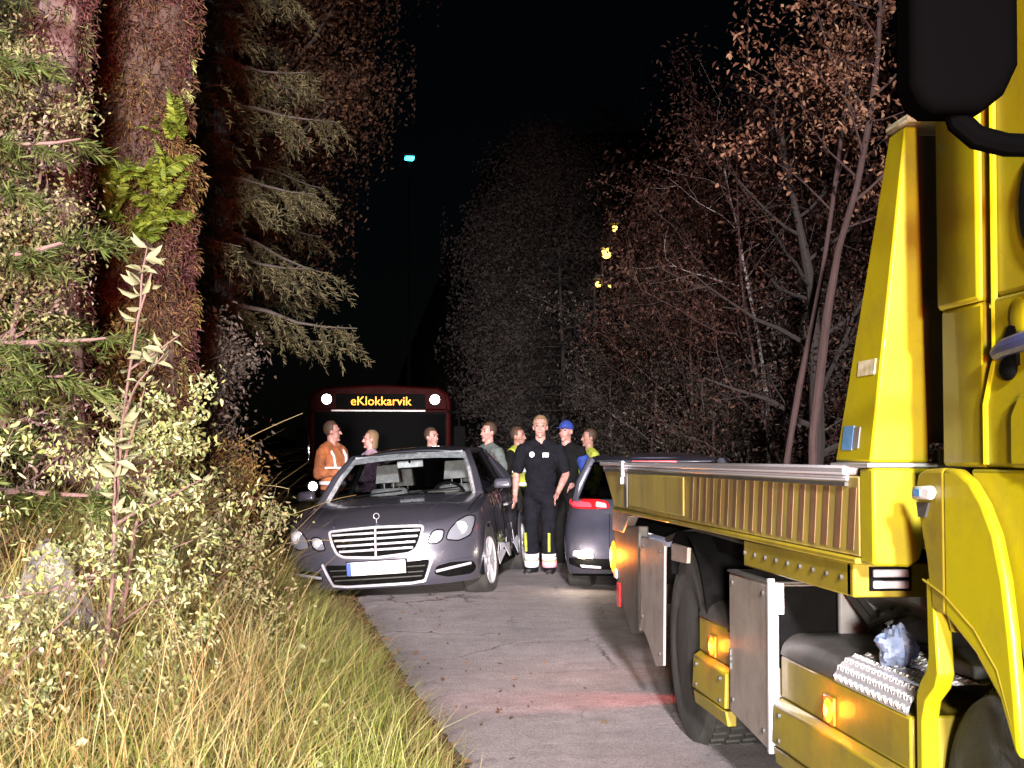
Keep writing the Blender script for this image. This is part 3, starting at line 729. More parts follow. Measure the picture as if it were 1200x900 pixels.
# ------------------------------------------------------------------ left bank: trunks, moss, ferns
def mossy_trunk(name, label, x, y, h, r0, r1, bark, mossy, seed, n, lean=0.0, ln=(.04, .11), bare=None):
    r = np.random.RandomState(seed)
    g = gz(x, y)
    t = thing(name, label, 'tree', (x, y, g), group=LT)
    nseg, nr = 60, 40
    ax = lambda z: np.array([lean * z / h + .03 * math.sin(z * 1.7 + seed), .02 * math.sin(z * 2.3)])
    def rad_(z, a): return (r0 + (r1 - r0) * z / h) * (1 + .16 * noise.noise(Vector((math.cos(a) * 1.6, math.sin(a) * 1.6 + seed, z * 2.6))) + .10 * math.sin(3 * a + z * 1.3 + seed) + .07 * math.sin(7 * a - z * 2) + .05 * math.sin(z * 6 + a * 2) + .35 * max(0, .5 - z) ** 1.5)
    m = MB()
    def f(u, v):
        z = -.4 + v * (h + .4); a = u * 2 * PI; c = ax(z); q = rad_(max(z, 0), a) + .012 * noise.noise(Vector((math.cos(a) * 4, math.sin(a) * 4, z * 5)))
        return (c[0] + q * math.cos(a), c[1] + q * math.sin(a), z)
    m.grid(f, nr, nseg); m.build('trunk', bark, t)
    for k, (mt, share, rng_) in enumerate(mossy):
        nn = int(n * share)
        z = r.uniform(-.1, h * .98, nn * 3); a = r.uniform(PI * .75, PI * 2.25, nn * 3)
        nz = np.array([noise.noise(Vector((math.cos(q) * 1.3 * rng_ + 9 * k, math.sin(q) * 1.3 * rng_, w * 1.6 * rng_ + seed))) for q, w in zip(a, z)])
        ok = nz > (-.42 if k == 0 else .06)
        if bare is not None: ok &= ~((a > bare[0]) & (nz < bare[1]))
        z = z[ok][:nn]; a = a[ok][:nn]
        P = np.array([[ax(w)[0] + rad_(max(w, 0), q) * math.cos(q), ax(w)[1] + rad_(max(w, 0), q) * math.sin(q), w] for q, w in zip(a, z)])
        out = np.stack([np.cos(a), np.sin(a), np.zeros(len(a))], -1)
        D = out * r.uniform(.1, 1.0, (len(a), 1)) + r.normal(size=(len(a), 3)) * .75 + np.array([0, 0, -.30])
        P = P + out * r.uniform(-.01, .045, (len(a), 1)) * (1 + 2.0 * np.clip(nz[ok][:nn], 0, 1))[:, None]
        V, F_ = leaves(P, D, r.uniform(*ln, len(a)), r.uniform(.0025, .006, len(a)), r, fold=.3, droop=.35)
        np_mesh('moss', V, F_, mt, t)['kind'] = 'stuff'
    return t
def moss_lumps(t, r0, h, n, per, mt, seed, ln, a0=PI * .8, a1=PI * 2.2, z0=0.0, big=.10, flat=.8):
    """hanging pads of moss: each pad a bulge of short blades"""
    r = np.random.RandomState(seed)
    a = r.uniform(a0, a1, n); z = z0 + (h - z0) * r.uniform(0, 1, n); R_ = big * r.uniform(.45, 1.25, n)
    c = np.stack([np.cos(a) * r0, np.sin(a) * r0, z], -1)
    d = rdir(r, n * per); out = np.repeat(np.stack([np.cos(a), np.sin(a), a * 0], -1), per, 0)
    fl = (d * out).sum(1); d = np.where((fl < 0)[:, None], d - 2 * fl[:, None] * out, d)
    rr = np.repeat(R_, per)[:, None]
    P = np.repeat(c, per, 0) + d * rr * np.array([1, 1, 1.25]) * r.uniform(.5, 1.0, (n * per, 1)) - out * rr * (1 - flat)
    D = d + r.normal(size=d.shape) * .45 + np.array([0, 0, -.75])
    V, F_ = leaves(P, D, r.uniform(*ln, n * per), r.uniform(.003, .0075, n * per), r, fold=.3, droop=.3, N=d + r.normal(size=d.shape) * .35)
    np_mesh('moss', V, F_, mt, t)['kind'] = 'stuff'
MT = mossy_trunk('mossy_tree', 'thick old trunk shaggy with rusty brown moss on the left bank', -1.215, 8.3, 5.2, .25, .21, BARK['rust'],
            [(LEAF['moss'], .62, 1.0), (LEAF['redmoss'], .22, 1.5)], 3, 26000, bare=(PI * 1.86, .05), ln=(.02, .05))
moss_lumps(MT, .235, 5.0, 210, 150, LEAF['moss'], 5, (.02, .055))
moss_lumps(MT, .235, 5.0, 70, 130, LEAF['redmoss'], 6, (.02, .05))
moss_lumps(MT, .24, 2.4, 60, 130, LEAF['rustleaf'], 7, (.025, .06), big=.12)
moss_lumps(MT, .235, 5.0, 30, 120, LEAF['lichen'], 9, (.02, .05), big=.07)
MT = mossy_trunk('mossy_tree', 'slimmer pinkish trunk with maroon moss left of the rusty mossy trunk', -1.40, 7.1, 5.0, .105, .095, BARK['pink'],
            [(LEAF['redmoss'], .7, 1.2), (LEAF['moss'], .3, 2.0)], 8, 14000, lean=.05, ln=(.015, .04))
moss_lumps(MT, .10, 5.0, 90, 110, LEAF['redmoss'], 15, (.015, .045), big=.07)
moss_lumps(MT, .10, 5.0, 60, 110, LEAF['olive'], 16, (.015, .045), big=.07)
broadleaf('heath_bush', 'tall fuzzy olive and grey-pink bush along the left edge before the slim trunk', (-1.52, 5.95, gz(-1.52, 5.95)), 2.1, .02, (.8, .7, .5), nlimb=26, nleaf=15000, lsz=.022, seed=151, bark='pink', leaf='olive', spread=.075, limbL=.22, start=.12, cat='bush', wob=.16, sub=7)
broadleaf('rusty_bush', 'rust-brown withered bush at the foot of the thick mossy trunk', (-1.16, 7.75, gz(-1.16, 7.75) - .1), .78, .014, (1, .8, .2), nlimb=20, nleaf=7000, lsz=.026, seed=152, bark='dark', leaf='rustleaf', spread=.08, limbL=.5, start=.05, cat='bush', wob=.18, sub=7)
broadleaf('rusty_bush', 'olive-brown withered bush on the slope between the trunk and the saloon car', (-.84, 8.9, gz(-.84, 8.9) - .1), .72, .014, (1, .8, .2), nlimb=20, nleaf=6500, lsz=.026, seed=153, bark='dark', leaf='rustleaf', spread=.09, limbL=.5, start=.05, cat='bush', wob=.18, sub=7)
broadleaf('heath_bush', 'low olive bush on the near bank right of the bright leafy shrubs', (-.78, 6.6, gz(-.78, 6.6) - .1), .6, .012, (1, .8, .2), nlimb=18, nleaf=5000, lsz=.024, seed=154, bark='pink', leaf='olive', spread=.07, limbL=.5, start=.05, cat='bush', wob=.18, sub=6)
mossy_trunk('tree_stump', 'slender broken grey trunk behind the dead grey shrub on the bank', -.98, 9.9, 1.2, .055, .05, BARK['grey'],
            [(LEAF['moss'], .6, 1.4)], 12, 700, ln=(.02, .05))

def fern(label, loc, n, L, seed, spreadv=1.0):
    r = random.Random(seed)
    t = thing('fern', label, 'fern', loc, group='ferns growing on the mossy trunk')
    me = None
    for k in range(n):
        if me is None:
            rr = np.random.RandomState(seed)
            s_ = np.linspace(0, 1, 15)
            P = []; D = []; Ls = []
            for q in s_[1:]:
                c = np.array([q * 1.0, 0, .22 * q - .42 * q * q])
                w = .30 * (1 - q) ** .55 * (1 if q > .12 else .6)
                for sg in (-1, 1):
                    P.append(c); D.append([.45, sg, -.1]); Ls.append(max(.05, w))
            P = np.array(P); D = np.array(D); Ls = np.array(Ls)
            V, F_ = leaves(P, D, Ls, Ls * .34 + .02, rr, fold=.1, droop=.2)
            m = MB(); m.tube([(q, 0, .22 * q - .42 * q * q) for q in s_], list(np.linspace(.012, .004, 15)), 4)
            b = len(V); V2 = np.array([tuple(v) for v in m.v]); F2 = [f for f in m.f if len(f) == 4]
            V = np.concatenate([V, V2]); F_ = np.concatenate([F_, np.array(F2) + b])
            o = np_mesh('frond', V, F_, LEAF['fern'], t); me = o.data
        else:
            o = bpy.data.objects.new('frond', me); COL.objects.link(o); o.parent = t
        az = -PI / 2 + r.uniform(-1.5, 1.5) * spreadv
        o.rotation_euler = (r.uniform(-.7, .7), r.uniform(-1.35, -.1), az)
        s2 = L * r.uniform(.6, 1.15); o.scale = (s2, s2, s2)
        o.location = (r.uniform(-.24, .24) * spreadv, r.uniform(-.03, .03), r.uniform(-.14, .14) * spreadv)
    return t
fern('large bright green fern clump on the front of the rusty mossy trunk', (-1.30, 7.98, 2.66), 64, .27, 5, 1.25)
fern('small yellow-green fern high on the right side of the rusty mossy trunk', (-1.04, 8.08, 3.06), 10, .20, 6, .4)

# young conifer and dead twigs at the left edge
conifer('young_conifer', 'green young conifer at the left edge, needles brightly lit', (-1.62, 5.7, gz(-1.62, 5.7)), 3.3, .05, .80, nbr=54, seed=51, needle='juniper', bark='pink', nsz=.05, base=.12, density=75, droop=.35, nw=.12, mult=11)
broadleaf('dead_shrub', 'dry grey-pink twiggy shrub at the left edge below the green conifer', (-1.52, 6.2, gz(-1.52, 6.2)), 1.75, .02, (1, .8, .2), nlimb=16, nleaf=1800, lsz=.022, seed=52, bark='pink', leaf='deadtwig', spread=.07, limbL=.24, start=.15, cat='shrub', wob=.2, sub=7)
broadleaf('dead_shrub', 'dense greyish dry shrub on the bank right of the mossy trunk', (-.93, 9.4, gz(-.93, 9.4)), 1.30, .025, (1, .9, .5), nlimb=16, nleaf=4200, lsz=.035, seed=53, bark='grey', leaf='greyleaf', spread=.10, limbL=.34, start=.38, cat='shrub', wob=.14, sub=7)
broadleaf('leafy_shrub', 'pale-leaved shrub filling the lower left, brightest and nearest', (-1.12, 4.9, gz(-1.12, 4.9) - .1), 1.45, .018, (1, .8, .2), nlimb=22, nleaf=9500, lsz=.025, seed=54, bark='pink', leaf='pale', spread=.045, limbL=.42, start=.06, cat='shrub', wob=.16, sub=7)
broadleaf('leafy_shrub', 'pale-leaved shrub on the bank right of the brightest one', (-.82, 5.6, gz(-.82, 5.6) - .1), 1.05, .014, (1, .8, .2), nlimb=18, nleaf=5000, lsz=.024, seed=55, bark='pink', leaf='pale', spread=.042, limbL=.40, start=.06, cat='shrub', wob=.16, sub=6)
broadleaf('green_bush', 'low dark green bush on the grassy bank under the dry grey shrub', (-.92, 7.7, gz(-.92, 7.7)), .62, .012, (1, 1, .3), nlimb=14, nleaf=1900, lsz=.045, seed=56, bark='dark', leaf='lichen', spread=.10, limbL=.5, start=.05, cat='bush', wob=.14)

# willow sapling: every leaf a part
def sapling(label, loc, h, seed, n):
    r = np.random.RandomState(seed)
    t = thing('willow_sapling', label, 'sapling', loc)
    tp = path(r, (0, 0, -.1), (.06, 0, 1), h, 9, .07)
    m = MB(); m.tube(tp, list(np.linspace(.010, .003, 10)), 6)
    pts = list(tp[5:])
    for k in range(6):
        b = path(r, tp[4 + k % 5], (r.uniform(-.6, 1), r.uniform(-.5, .2), .55), .34 * r.uniform(.6, 1.1), 6, .12)
        m.tube(b, list(np.linspace(.005, .002, 7)), 5, caps=False); pts += list(b[1:])
    m.build('stem', BARK['pink'], t)
    me = []
    for q in range(3):
        V, F_ = leaves(np.zeros((1, 3)), np.array([[1., 0, 0]]), 1, .36, np.random.RandomState(q + 2), fold=.25, droop=.25)
        o = np_mesh('leaf', V, F_, LEAF['willow'], t); me.append(o.data)
        o.location = tuple(pts[q]); o.scale = (.07,) * 3; o.rotation_euler = (r.uniform(-1, 1), r.uniform(-.7, .3), r.uniform(-3, 3))
    for q in range(n - 3):
        o = bpy.data.objects.new('leaf', me[q % 3]); COL.objects.link(o); o.parent = t
        p = pts[r.randint(len(pts))]
        o.location = tuple(p); sc = r.uniform(.045, .085); o.scale = (sc, sc, sc)
        o.rotation_euler = (r.uniform(-1, 1), r.uniform(-.8, .3), r.choice([0, PI]) + r.uniform(-1.0, 1.0))
    return t
sapling('upright willow sapling with pale pointed leaves before the mossy trunk', (-.91, 5.35, gz(-.91, 5.35)), 1.62, 4, 90)

def boulder(label, loc, sz, seed):
    t = MB()
    t.ell((0, 0, 0), 1, 40, 26)
    vs = []
    for v in t.v:
        n = v.normalized()
        d = 1 + .28 * noise.noise(n * 1.6 + Vector((seed, 0, 0))) + .12 * noise.noise(n * 4 + Vector((0, seed, 0))) + .05 * noise.noise(n * 11)
        c = noise.cell(n * 2.6 + Vector((seed, 1, 2))) * .09
        vs.append(Vector((n.x * sz[0], n.y * sz[1], n.z * sz[2])) * (d + c))
    t.v = vs
    o = t.build('boulder', mat('grey_lichened_rock', (.14, .13, .14), .9, col2=(.06, .055, .058), nscale=7, bump=.9, bscale=16, dirt=((.32, .31, .30), 11, .7)), None, angle=50)
    o.location = loc
    return setp(o, label, 'boulder')
boulder('grey boulder half hidden behind the bright leafy shrub', (-1.22, 5.75, gz(-1.22, 5.75) - .24), (.30, .26, .48), 3)

r_ = np.random.RandomState(77)
t = thing('dead_branch', 'bundle of bare grey twigs hanging over the bank below the willow', 'dead branch', (-.96, 6.0, 1.34))
m = MB(); m.tube([(-.12, .25, -.4), (-.1, .1, -.1), (0, 0, 0)], [.016, .014, .010], 6)
for k in range(26):
    b = path(r_, (0, 0, 0), (1, r_.uniform(-.5, .2), r_.uniform(-.75, .25)), r_.uniform(.12, .28), 6, .16, -.10)
    m.tube(b, list(np.linspace(.004, .0015, 7)), 4, caps=False)
m.build('twigs', BARK['pink'], t)

# ------------------------------------------------------------------ grass of the verge
r = np.random.RandomState(101)
def grass_patch(n, ylo, yhi, ulo, uhi, h, w, name, mt, bend=(.2, 1.0), tuft=7, keep=None, ypow=1.0, xdir=0.0):
    nt_ = n // tuft
    y = ylo + (yhi - ylo) * r.uniform(0, 1, nt_) ** ypow; u = ulo + (uhi - ulo) * r.uniform(0, 1, nt_)
    x = edge(y) - u
    if keep is not None:
        k = keep(x, y, u); x = x[k]; y = y[k]
    x = np.repeat(x, tuft) + r.normal(size=len(x) * tuft) * .035; y = np.repeat(y, tuft) + r.normal(size=len(y) * tuft) * .035
    P = np.stack([x, y, ground_z(x, y) - .02], -1)
    k = (edge(y) - x) > .03; P = P[k]; q = len(P)
    H = r.uniform(h[0], h[1], q) * np.interp(P[:, 1], [0, 11.3, 12.8, 14, 15], [1, 1, .45, .35, 1]) * (1 + .25 * vnoise(P[:, 0], P[:, 1], 3.0, 4))
    V, F_ = blades(P, H, r.uniform(w[0], w[1], q), r.uniform(bend[0], bend[1], q), r.uniform(0, 2 * PI, q) * (1 - abs(xdir)) + xdir * r.normal(0, .7, q), r)
    o = np_mesh(name, V, F_, mt); o['kind'] = 'stuff'
    return o
setp(grass_patch(30000, 3.0, 9.0, .22, 2.6, (.14, .40), (.004, .010), 'grass', LEAF['grass'], ypow=1.1), 'tall yellow-green grass covering the near left bank', 'grass')
setp(grass_patch(16000, 5.5, 13.2, .10, 1.6, (.14, .36), (.004, .009), 'dry_grass', LEAF['straw'], bend=(.3, 1.1)), 'tawny dry grass along the left road edge up to the saloon car', 'grass')
setp(grass_patch(7000, 7.5, 12.4, .12, 1.7, (.14, .36), (.004, .009), 'verge_grass', LEAF['grass'], bend=(.3, 1.1)), 'yellow grass tufts on the verge just before the saloon car', 'grass')
setp(grass_patch(2400, 3.2, 12.0, .02, .16, (.04, .13), (.004, .008), 'short_grass', LEAF['straw'], bend=(.6, 1.4), tuft=5), 'short dead grass fringing the left asphalt edge', 'grass')
setp(grass_patch(9000, 13.5, 30.0, .5, 5.0, (.15, .45), (.006, .014), 'rough_grass', LEAF['straw']), 'dim rough grass of the ditch beyond the saloon car', 'grass')
setp(grass_patch(5200, 3.6, 8.6, .75, 2.4, (.35, .85), (.003, .006), 'tangled_stems', LEAF['straw'], bend=(.3, 1.3), tuft=9), 'tangled dry stems growing through the bright shrubs of the near bank', 'dry stems')
setp(grass_patch(7000, 7.0, 12.0, .7, 2.4, (.10, .34), (.003, .008), 'brown_undergrowth', LEAF['litter'], bend=(.4, 1.4), tuft=9), 'brown tangled undergrowth at the foot of the mossy trunk', 'undergrowth')
# dead leaves and crumbs along the asphalt edge
q = 5200
y = r.uniform(2.5, 15, q); u = np.abs(r.normal(.10, .10, q)); x = edge(y) - u + r.normal(size=q) * .02 + .03
P = np.stack([x, y, ground_z(x, y) + .012], -1)
V, F_ = leaves(P, rdir(r, q, 0) * np.array([1, 1, .35]), r.uniform(.02, .05, q), r.uniform(.012, .03, q), r, droop=.2)
setp(np_mesh('leaf_litter', V, F_, LEAF['litter']), 'dark dead leaves lying along the left asphalt edge', 'leaf litter', kind='stuff')
# low weeds with broad leaves in the near grass
q = 650
y = r.uniform(3.3, 7.0, q); u = r.uniform(.5, 2.3, q); x = edge(y) - u
P = np.stack([x, y, ground_z(x, y) + r.uniform(.03, .24, q)], -1)
V, F_ = leaves(P, rdir(r, q, .2), r.uniform(.015, .042, q), r.uniform(.010, .024, q), r)
setp(np_mesh('weeds', V, F_, LEAF['pale']), 'broad-leaved weeds among the near grass', 'weeds', kind='stuff')
# long arching stalks leaning out of the bank
P = []; 
m = MB()
for (x, y, z, dx, dz, L) in [(-.92, 9.4, 1.45, .9, .75, .62), (-.80, 9.8, .95, 1.0, .62, .80), (-.72, 10.3, .85, 1.0, .45, .62), (-.95, 9.6, 1.3, 1, .25, .5), (-.75, 7.0, .8, .9, .9, .5)]:
    b = path(r, (x, y, z - .1), (dx, -.25, dz), L, 9, .03, -.045)
    m.tube(b, list(np.linspace(.0042, .0015, 10)), 5, caps=False)
o = m.build('grass_stalks', LEAF['straw']); setp(o, 'long arching dry grass stalks leaning out over the ditch', 'grass stalks', kind='stuff')

# loose leaves and grit on the asphalt
q = 130
y = r.uniform(3, 16, q); x = edge(y) + np.abs(r.normal(0, .55, q)) + .02
P = np.stack([x, y, zr(y) + .034], -1)
V, F_ = leaves(P, rdir(r, q, 0) * np.array([1, 1, .12]), r.uniform(.012, .045, q), r.uniform(.008, .026, q), r, droop=.1, fold=.1)
setp(np_mesh('fallen_leaves', V, F_, LEAF['litter']), 'few fallen leaves and bits of grit lying on the asphalt', 'fallen leaves', kind='stuff')
# ------------------------------------------------------------------ tow truck (nearest thing, on the right)
TO = (2.73, 5.5, 0.0)
TRUCK = thing('tow_truck', 'big yellow flatbed tow truck filling the right side, seen along its flank', 'tow truck', TO)
def T(): return MB(TO)
def tb(m, name, mt, parent=None, **k): return m.build(name, mt, TRUCK if parent is None else parent, **k)

# bed
m = T(); m.prism([(4.56, 1.075), (9.20, 1.075), (9.62, 1.32), (4.56, 1.32)], 'x', 1.49, 1.545); BS = tb(m, 'bed_side', M['bedside'], bevel=.006)
m = T(); m.box(1.478, 1.488, 7.12, 8.62, 1.10, 1.285); tb(m, 'side_plate', M['bedside'], BS, bevel=.004)
m = T(); m.box(1.480, 1.489, 8.70, 8.78, 1.09, 1.31); tb(m, 'side_seam', M['dgrey'], BS, bevel=.002)
for k in range(18):
    y = 7.02 - k * .138
    if y < 4.62: break
    m = T(); m.hexa([(1.4875, y - .062, 1.092), (1.4895, y - .062, 1.092), (1.4895, y, 1.092), (1.4875, y, 1.092)],
                    [(1.4875, y - .098, 1.285), (1.4895, y - .098, 1.285), (1.4895, y - .036, 1.285), (1.4875, y - .036, 1.285)])
    tb(m, 'stripe', M['stripe'], BS, smooth=False)
m = T(); m.box(1.472, 1.55, 4.66, 9.66, 1.322, 1.352); m.box(1.482, 1.50, 4.66, 9.6, 1.302, 1.321); tb(m, 'top_rail', M['chrome'], bevel=.008)
m = T(); m.box(1.478, 1.50, 4.66, 9.55, 1.288, 1.300); tb(m, 'rail_gasket', M['dgrey'])
m = T(); m.box(1.476, 1.55, 4.56, 9.20, 1.052, 1.073); tb(m, 'bottom_lip', M['yellow_shaded'], bevel=.006)
m = T(); m.box(1.466, 1.482, 8.78, 8.84, 1.26, 1.355); m.box(1.462, 1.480, 8.80, 8.83, 1.22, 1.26); tb(m, 'latch', M['chrome'], bevel=.003)
m = T(); m.box(1.55, 3.91, 4.58, 9.6, 1.20, 1.245)
for k in range(12): m.box(1.62 + k * .19, 1.68 + k * .19, 4.7, 9.55, 1.246, 1.254)
tb(m, 'bed_floor', M['dgrey'])
m = T(); m.prism([(4.56, 1.075), (9.20, 1.075), (9.62, 1.32), (4.56, 1.32)], 'x', 3.915, 3.97); m.box(3.91, 3.985, 4.66, 9.66, 1.322, 1.352); tb(m, 'far_bed_side', M['bedside'], bevel=.006)
# pale aluminium tail edge lit from below
m = T(); m.hexa([(1.50, 9.21, 1.055), (3.95, 9.21, 1.055), (3.95, 9.66, 1.30), (1.50, 9.66, 1.30)], [(1.50, 9.21, 1.072), (3.95, 9.21, 1.072), (3.95, 9.62, 1.318), (1.50, 9.62, 1.318)]); tb(m, 'tail_ramp', M['satin'])
# bed front end below the headboard
m = T(); m.prism([(1.492, 1.058), (1.60, 1.052), (1.635, 1.075), (1.66, 1.15), (1.675, 1.20), (1.675, 1.345), (1.492, 1.345)], 'y', 4.44, 4.558); tb(m, 'bed_front_end', M['yellow'], bevel=.008)
m = T(); m.prism([(1.68, 1.10), (3.95, 1.10), (3.95, 1.34), (1.68, 1.34)], 'y', 4.48, 4.558); tb(m, 'bed_cross_member', M['yellow_shaded'], bevel=.006)
m = T(); m.box(1.70, 3.9, 4.44, 4.475, 1.06, 1.40); tb(m, 'front_gap_panel', M['dgrey'])
# headboard
m = T(); m.hexa([(1.492, 4.46, 1.362), (1.675, 4.46, 1.362), (1.675, 4.80, 1.362), (1.492, 4.80, 1.362)], [(1.612, 4.46, 2.375), (1.650, 4.46, 2.375), (1.67, 4.60, 2.375), (1.612, 4.60, 2.375)]); HB = tb(m, 'headboard', M['yellow'], bevel=.008)
m = T(); m.box(1.482, 1.70, 4.45, 4.82, 1.347, 1.361); tb(m, 'headboard_base', M['satin'], HB, bevel=.003)
m = T(); m.box(1.66, 3.84, 4.52, 4.56, 1.42, 2.36); tb(m, 'mesh_panel', M['dgrey'], HB)
m = T(); m.hexa([(3.8, 4.46, 1.362), (3.968, 4.46, 1.362), (3.968, 4.80, 1.362), (3.8, 4.80, 1.362)], [(3.82, 4.46, 2.375), (3.88, 4.46, 2.375), (3.88, 4.60, 2.375), (3.82, 4.60, 2.375)]); tb(m, 'headboard_post', M['yellow'], HB, bevel=.008)
m = T(); m.box(1.604, 3.9, 4.41, 4.615, 2.379, 2.405); tb(m, 'headboard_cap', M['sticker'], HB, bevel=.008)
def onpost(z): return 1.492 + (1.612 - 1.492) * (z - 1.362) / 1.013 - .003
def post_sticker(y0, y1, z0, z1, mt, nm):
    m = T(); m.hexa([(onpost(z0), y0, z0), (onpost(z0) + .003, y0, z0), (onpost(z0) + .003, y1, z0), (onpost(z0), y1, z0)], [(onpost(z1), y0, z1), (onpost(z1) + .003, y0, z1), (onpost(z1) + .003, y1, z1), (onpost(z1), y1, z1)])
    return tb(m, nm, mt, HB, smooth=False)
post_sticker(4.50, 4.66, 1.628, 1.675, M['sticker'], 'sticker')
post_sticker(4.64, 4.74, 1.40, 1.475, M['bluesticker'], 'sticker')
post_sticker(4.58, 4.635, 1.405, 1.47, M['grey'], 'sticker')
# subframe beam with grey reflectors
m = T(); m.box(1.495, 1.80, 4.66, 6.02, .945, 1.050); m.box(1.495, 2.3, 4.64, 4.70, .945, 1.050); BM = tb(m, 'subframe_beam', M['yellow_shaded'], bevel=.006)
for z in (.985, 1.020):
    m = T(); m.box(1.555, 1.668, 4.622, 4.639, z - .012, z + .012); tb(m, 'reflector', M['silver'], BM, bevel=.004)
m = T(); m.box(1.545, 1.678, 4.632, 4.6395, .965, 1.040); tb(m, 'reflector_frame', M['dark'], BM, bevel=.002)
# chassis
m = T()
for x in (2.28, 3.10): m.box(x, x + .09, 2.2, 9.5, .70, .94)
for y in (2.6, 4.3, 5.4, 6.3, 8.4, 9.3): m.box(2.37, 3.10, y, y + .08, .74, .90)
m.cyl((1.8, 3.83, .42), (3.7, 3.83, .42), .06); m.cyl((1.8, 7.28, .49), (3.7, 7.28, .49), .08); m.ell((2.73, 7.28, .49), (.22, .22, .22))
tb(m, 'chassis', M['dgrey'])
m = T(); m.box(1.62, 2.27, 6.05, 9.45, .94, 1.0); m.box(1.95, 2.27, 4.7, 9.45, 1.055, 1.12); tb(m, 'underfloor', M['dark'])
# stainless locker
m = T(); m.prism([(5.60, .30), (6.20, .345), (6.20, .905), (5.60, .905)], 'x', 1.478, 1.80); LK = tb(m, 'tool_locker', M['steel'], bevel=.006)
m = T(); m.prism([(5.572, .29), (5.597, .29), (5.597, .93), (5.572, .93)], 'x', 1.474, 1.50); tb(m, 'locker_edge', M['chrome'], LK, bevel=.003)
m = T(); m.box(1.52, 1.78, 5.575, 5.597, .60, .90); tb(m, 'locker_end', M['dark'], LK)
m = T(); m.box(1.50, 1.53, 5.556, 5.572, .80, .915); tb(m, 'end_tab', M['white'], LK, bevel=.003)
m = T(); m.prism([(5.58, .908), (6.22, .908), (6.22, .918), (5.58, .918)], 'x', 1.474, 1.82); tb(m, 'locker_lid', M['dgrey'], LK, bevel=.003)
m = T(); m.box(1.470, 1.477, 6.16, 6.18, .52, .60); m.cyl((1.468, 6.17, .56), (1.477, 6.17, .56), .018, n=12); tb(m, 'locker_latch', M['dgrey'], LK)
# rear side box and skirt
def side_box(y0, y1, tag_, top):
    m = T(); m.prism([(y0, .50), (y1, .50), (y1, .655), (y0, .655)], 'x', 1.512, 1.85); b = tb(m, 'side_box', M['yellow_shaded'], bevel=.01)
    # rounded black top
    sec = [(1.512, .657)] + [(1.60 - .088 * math.cos(a), .657 + .078 * math.sin(a)) for a in np.linspace(.1, PI / 2, 7)] + [(1.85, .735), (1.85, .657)]
    m = T(); m.prism(sec, 'y', top[0], top[1]); tb(m, 'box_top', M['dgrey'], b)
    m = T(); m.prism([(1.478, .335), (1.484, .478), (1.512, .498), (1.53, .498), (1.53, .335)], 'y', y0, y1); s_ = tb(m, 'skirt_board', M['yellow_shaded'], b, bevel=.006)
    m = T(); m.prism([(1.492, .262), (1.482, .325), (1.53, .325), (1.53, .262)], 'y', y0 + .002, y1 - .002); tb(m, 'skirt_board', M['yellow_shaded'], b, bevel=.005)
    return b
B1 = side_box(6.30, 6.93, 'rear', (6.30, 6.93))
B2 = side_box(4.20, 5.545, 'front', (4.90, 5.545))
for y, par in ((6.63, B1), (4.93, B2)):
    m = T(); m.box(1.500, 1.511, y - .055, y + .055, .510, .600); L_ = tb(m, 'marker_lamp', M['amber_off'], par, bevel=.004)
    m = T(); m.ell((1.501, y, .554), (.010, .046, .040), 14, 10); tb(m, 'bulb', M['orange'], L_)
    m = T(); m.ell((1.493, y + .004, .552), (.004, .020, .020), 12, 8); tb(m, 'filament', M['orange_hot'], L_)
# tread plate on the front box: raised diamond bars
def treadpt(u, v):
    """u along y from 4.20 to 4.90, v round the edge"""
    y = 4.205 + u * .69
    if v < .45:
        a = v / .45 * PI / 2; return (1.60 - .090 * math.cos(a), y, .655 + .083 * math.sin(a))
    return (1.60 + (v - .45) / .55 * .22, y, .738)
m = T(); m.grid(treadpt, 24, 16); TP = tb(m, 'tread_plate', M['chrome'])
m = T()
for i in range(26):
    for j in range(9):
        u = (i + .5) / 26; v = (j + .5) / 9; s_ = 1 if (i + j) % 2 else -1
        c = Vector(treadpt(u, v)); a = Vector(treadpt(u - .010, max(0, v - .035 * s_))); b = Vector(treadpt(u + .010, min(1, v + .035 * s_)))
        nrm = Vector((-1, 0, .9)).normalized() if v < .45 else Vector((0, 0, 1))
        m.tube([a, c + nrm * .004, b], [.0015, .005, .0015], 5)
tb(m, 'tread_bars', M['satin'], TP)['kind'] = 'stuff'
# bracket behind the front wheel, bright flange
arm = [(4.20, .27), (4.16, .27), (4.155, .66), (4.13, .715), (4.06, .76), (4.035, .80), (4.07, 1.045), (4.115, 1.05), (4.105, .84), (4.125, .80), (4.17, .765), (4.20, .72)]
arm = [(y - .05, z) for y, z in arm]
m = T(); m.prism(arm, 'x', 1.512, 1.560); tb(m, 'mudguard_bracket', M['yellow'], bevel=.006)
m = T(); m.hexa([(1.545, 3.955, .915), (1.60, 3.955, .915), (1.60, 3.975, .915), (1.545, 3.975, .915)], [(1.520, 3.985, 1.06), (1.555, 3.985, 1.06), (1.555, 4.01, 1.06), (1.520, 4.01, 1.06)]); tb(m, 'bracket_flange', M['yellow'], bevel=.004)
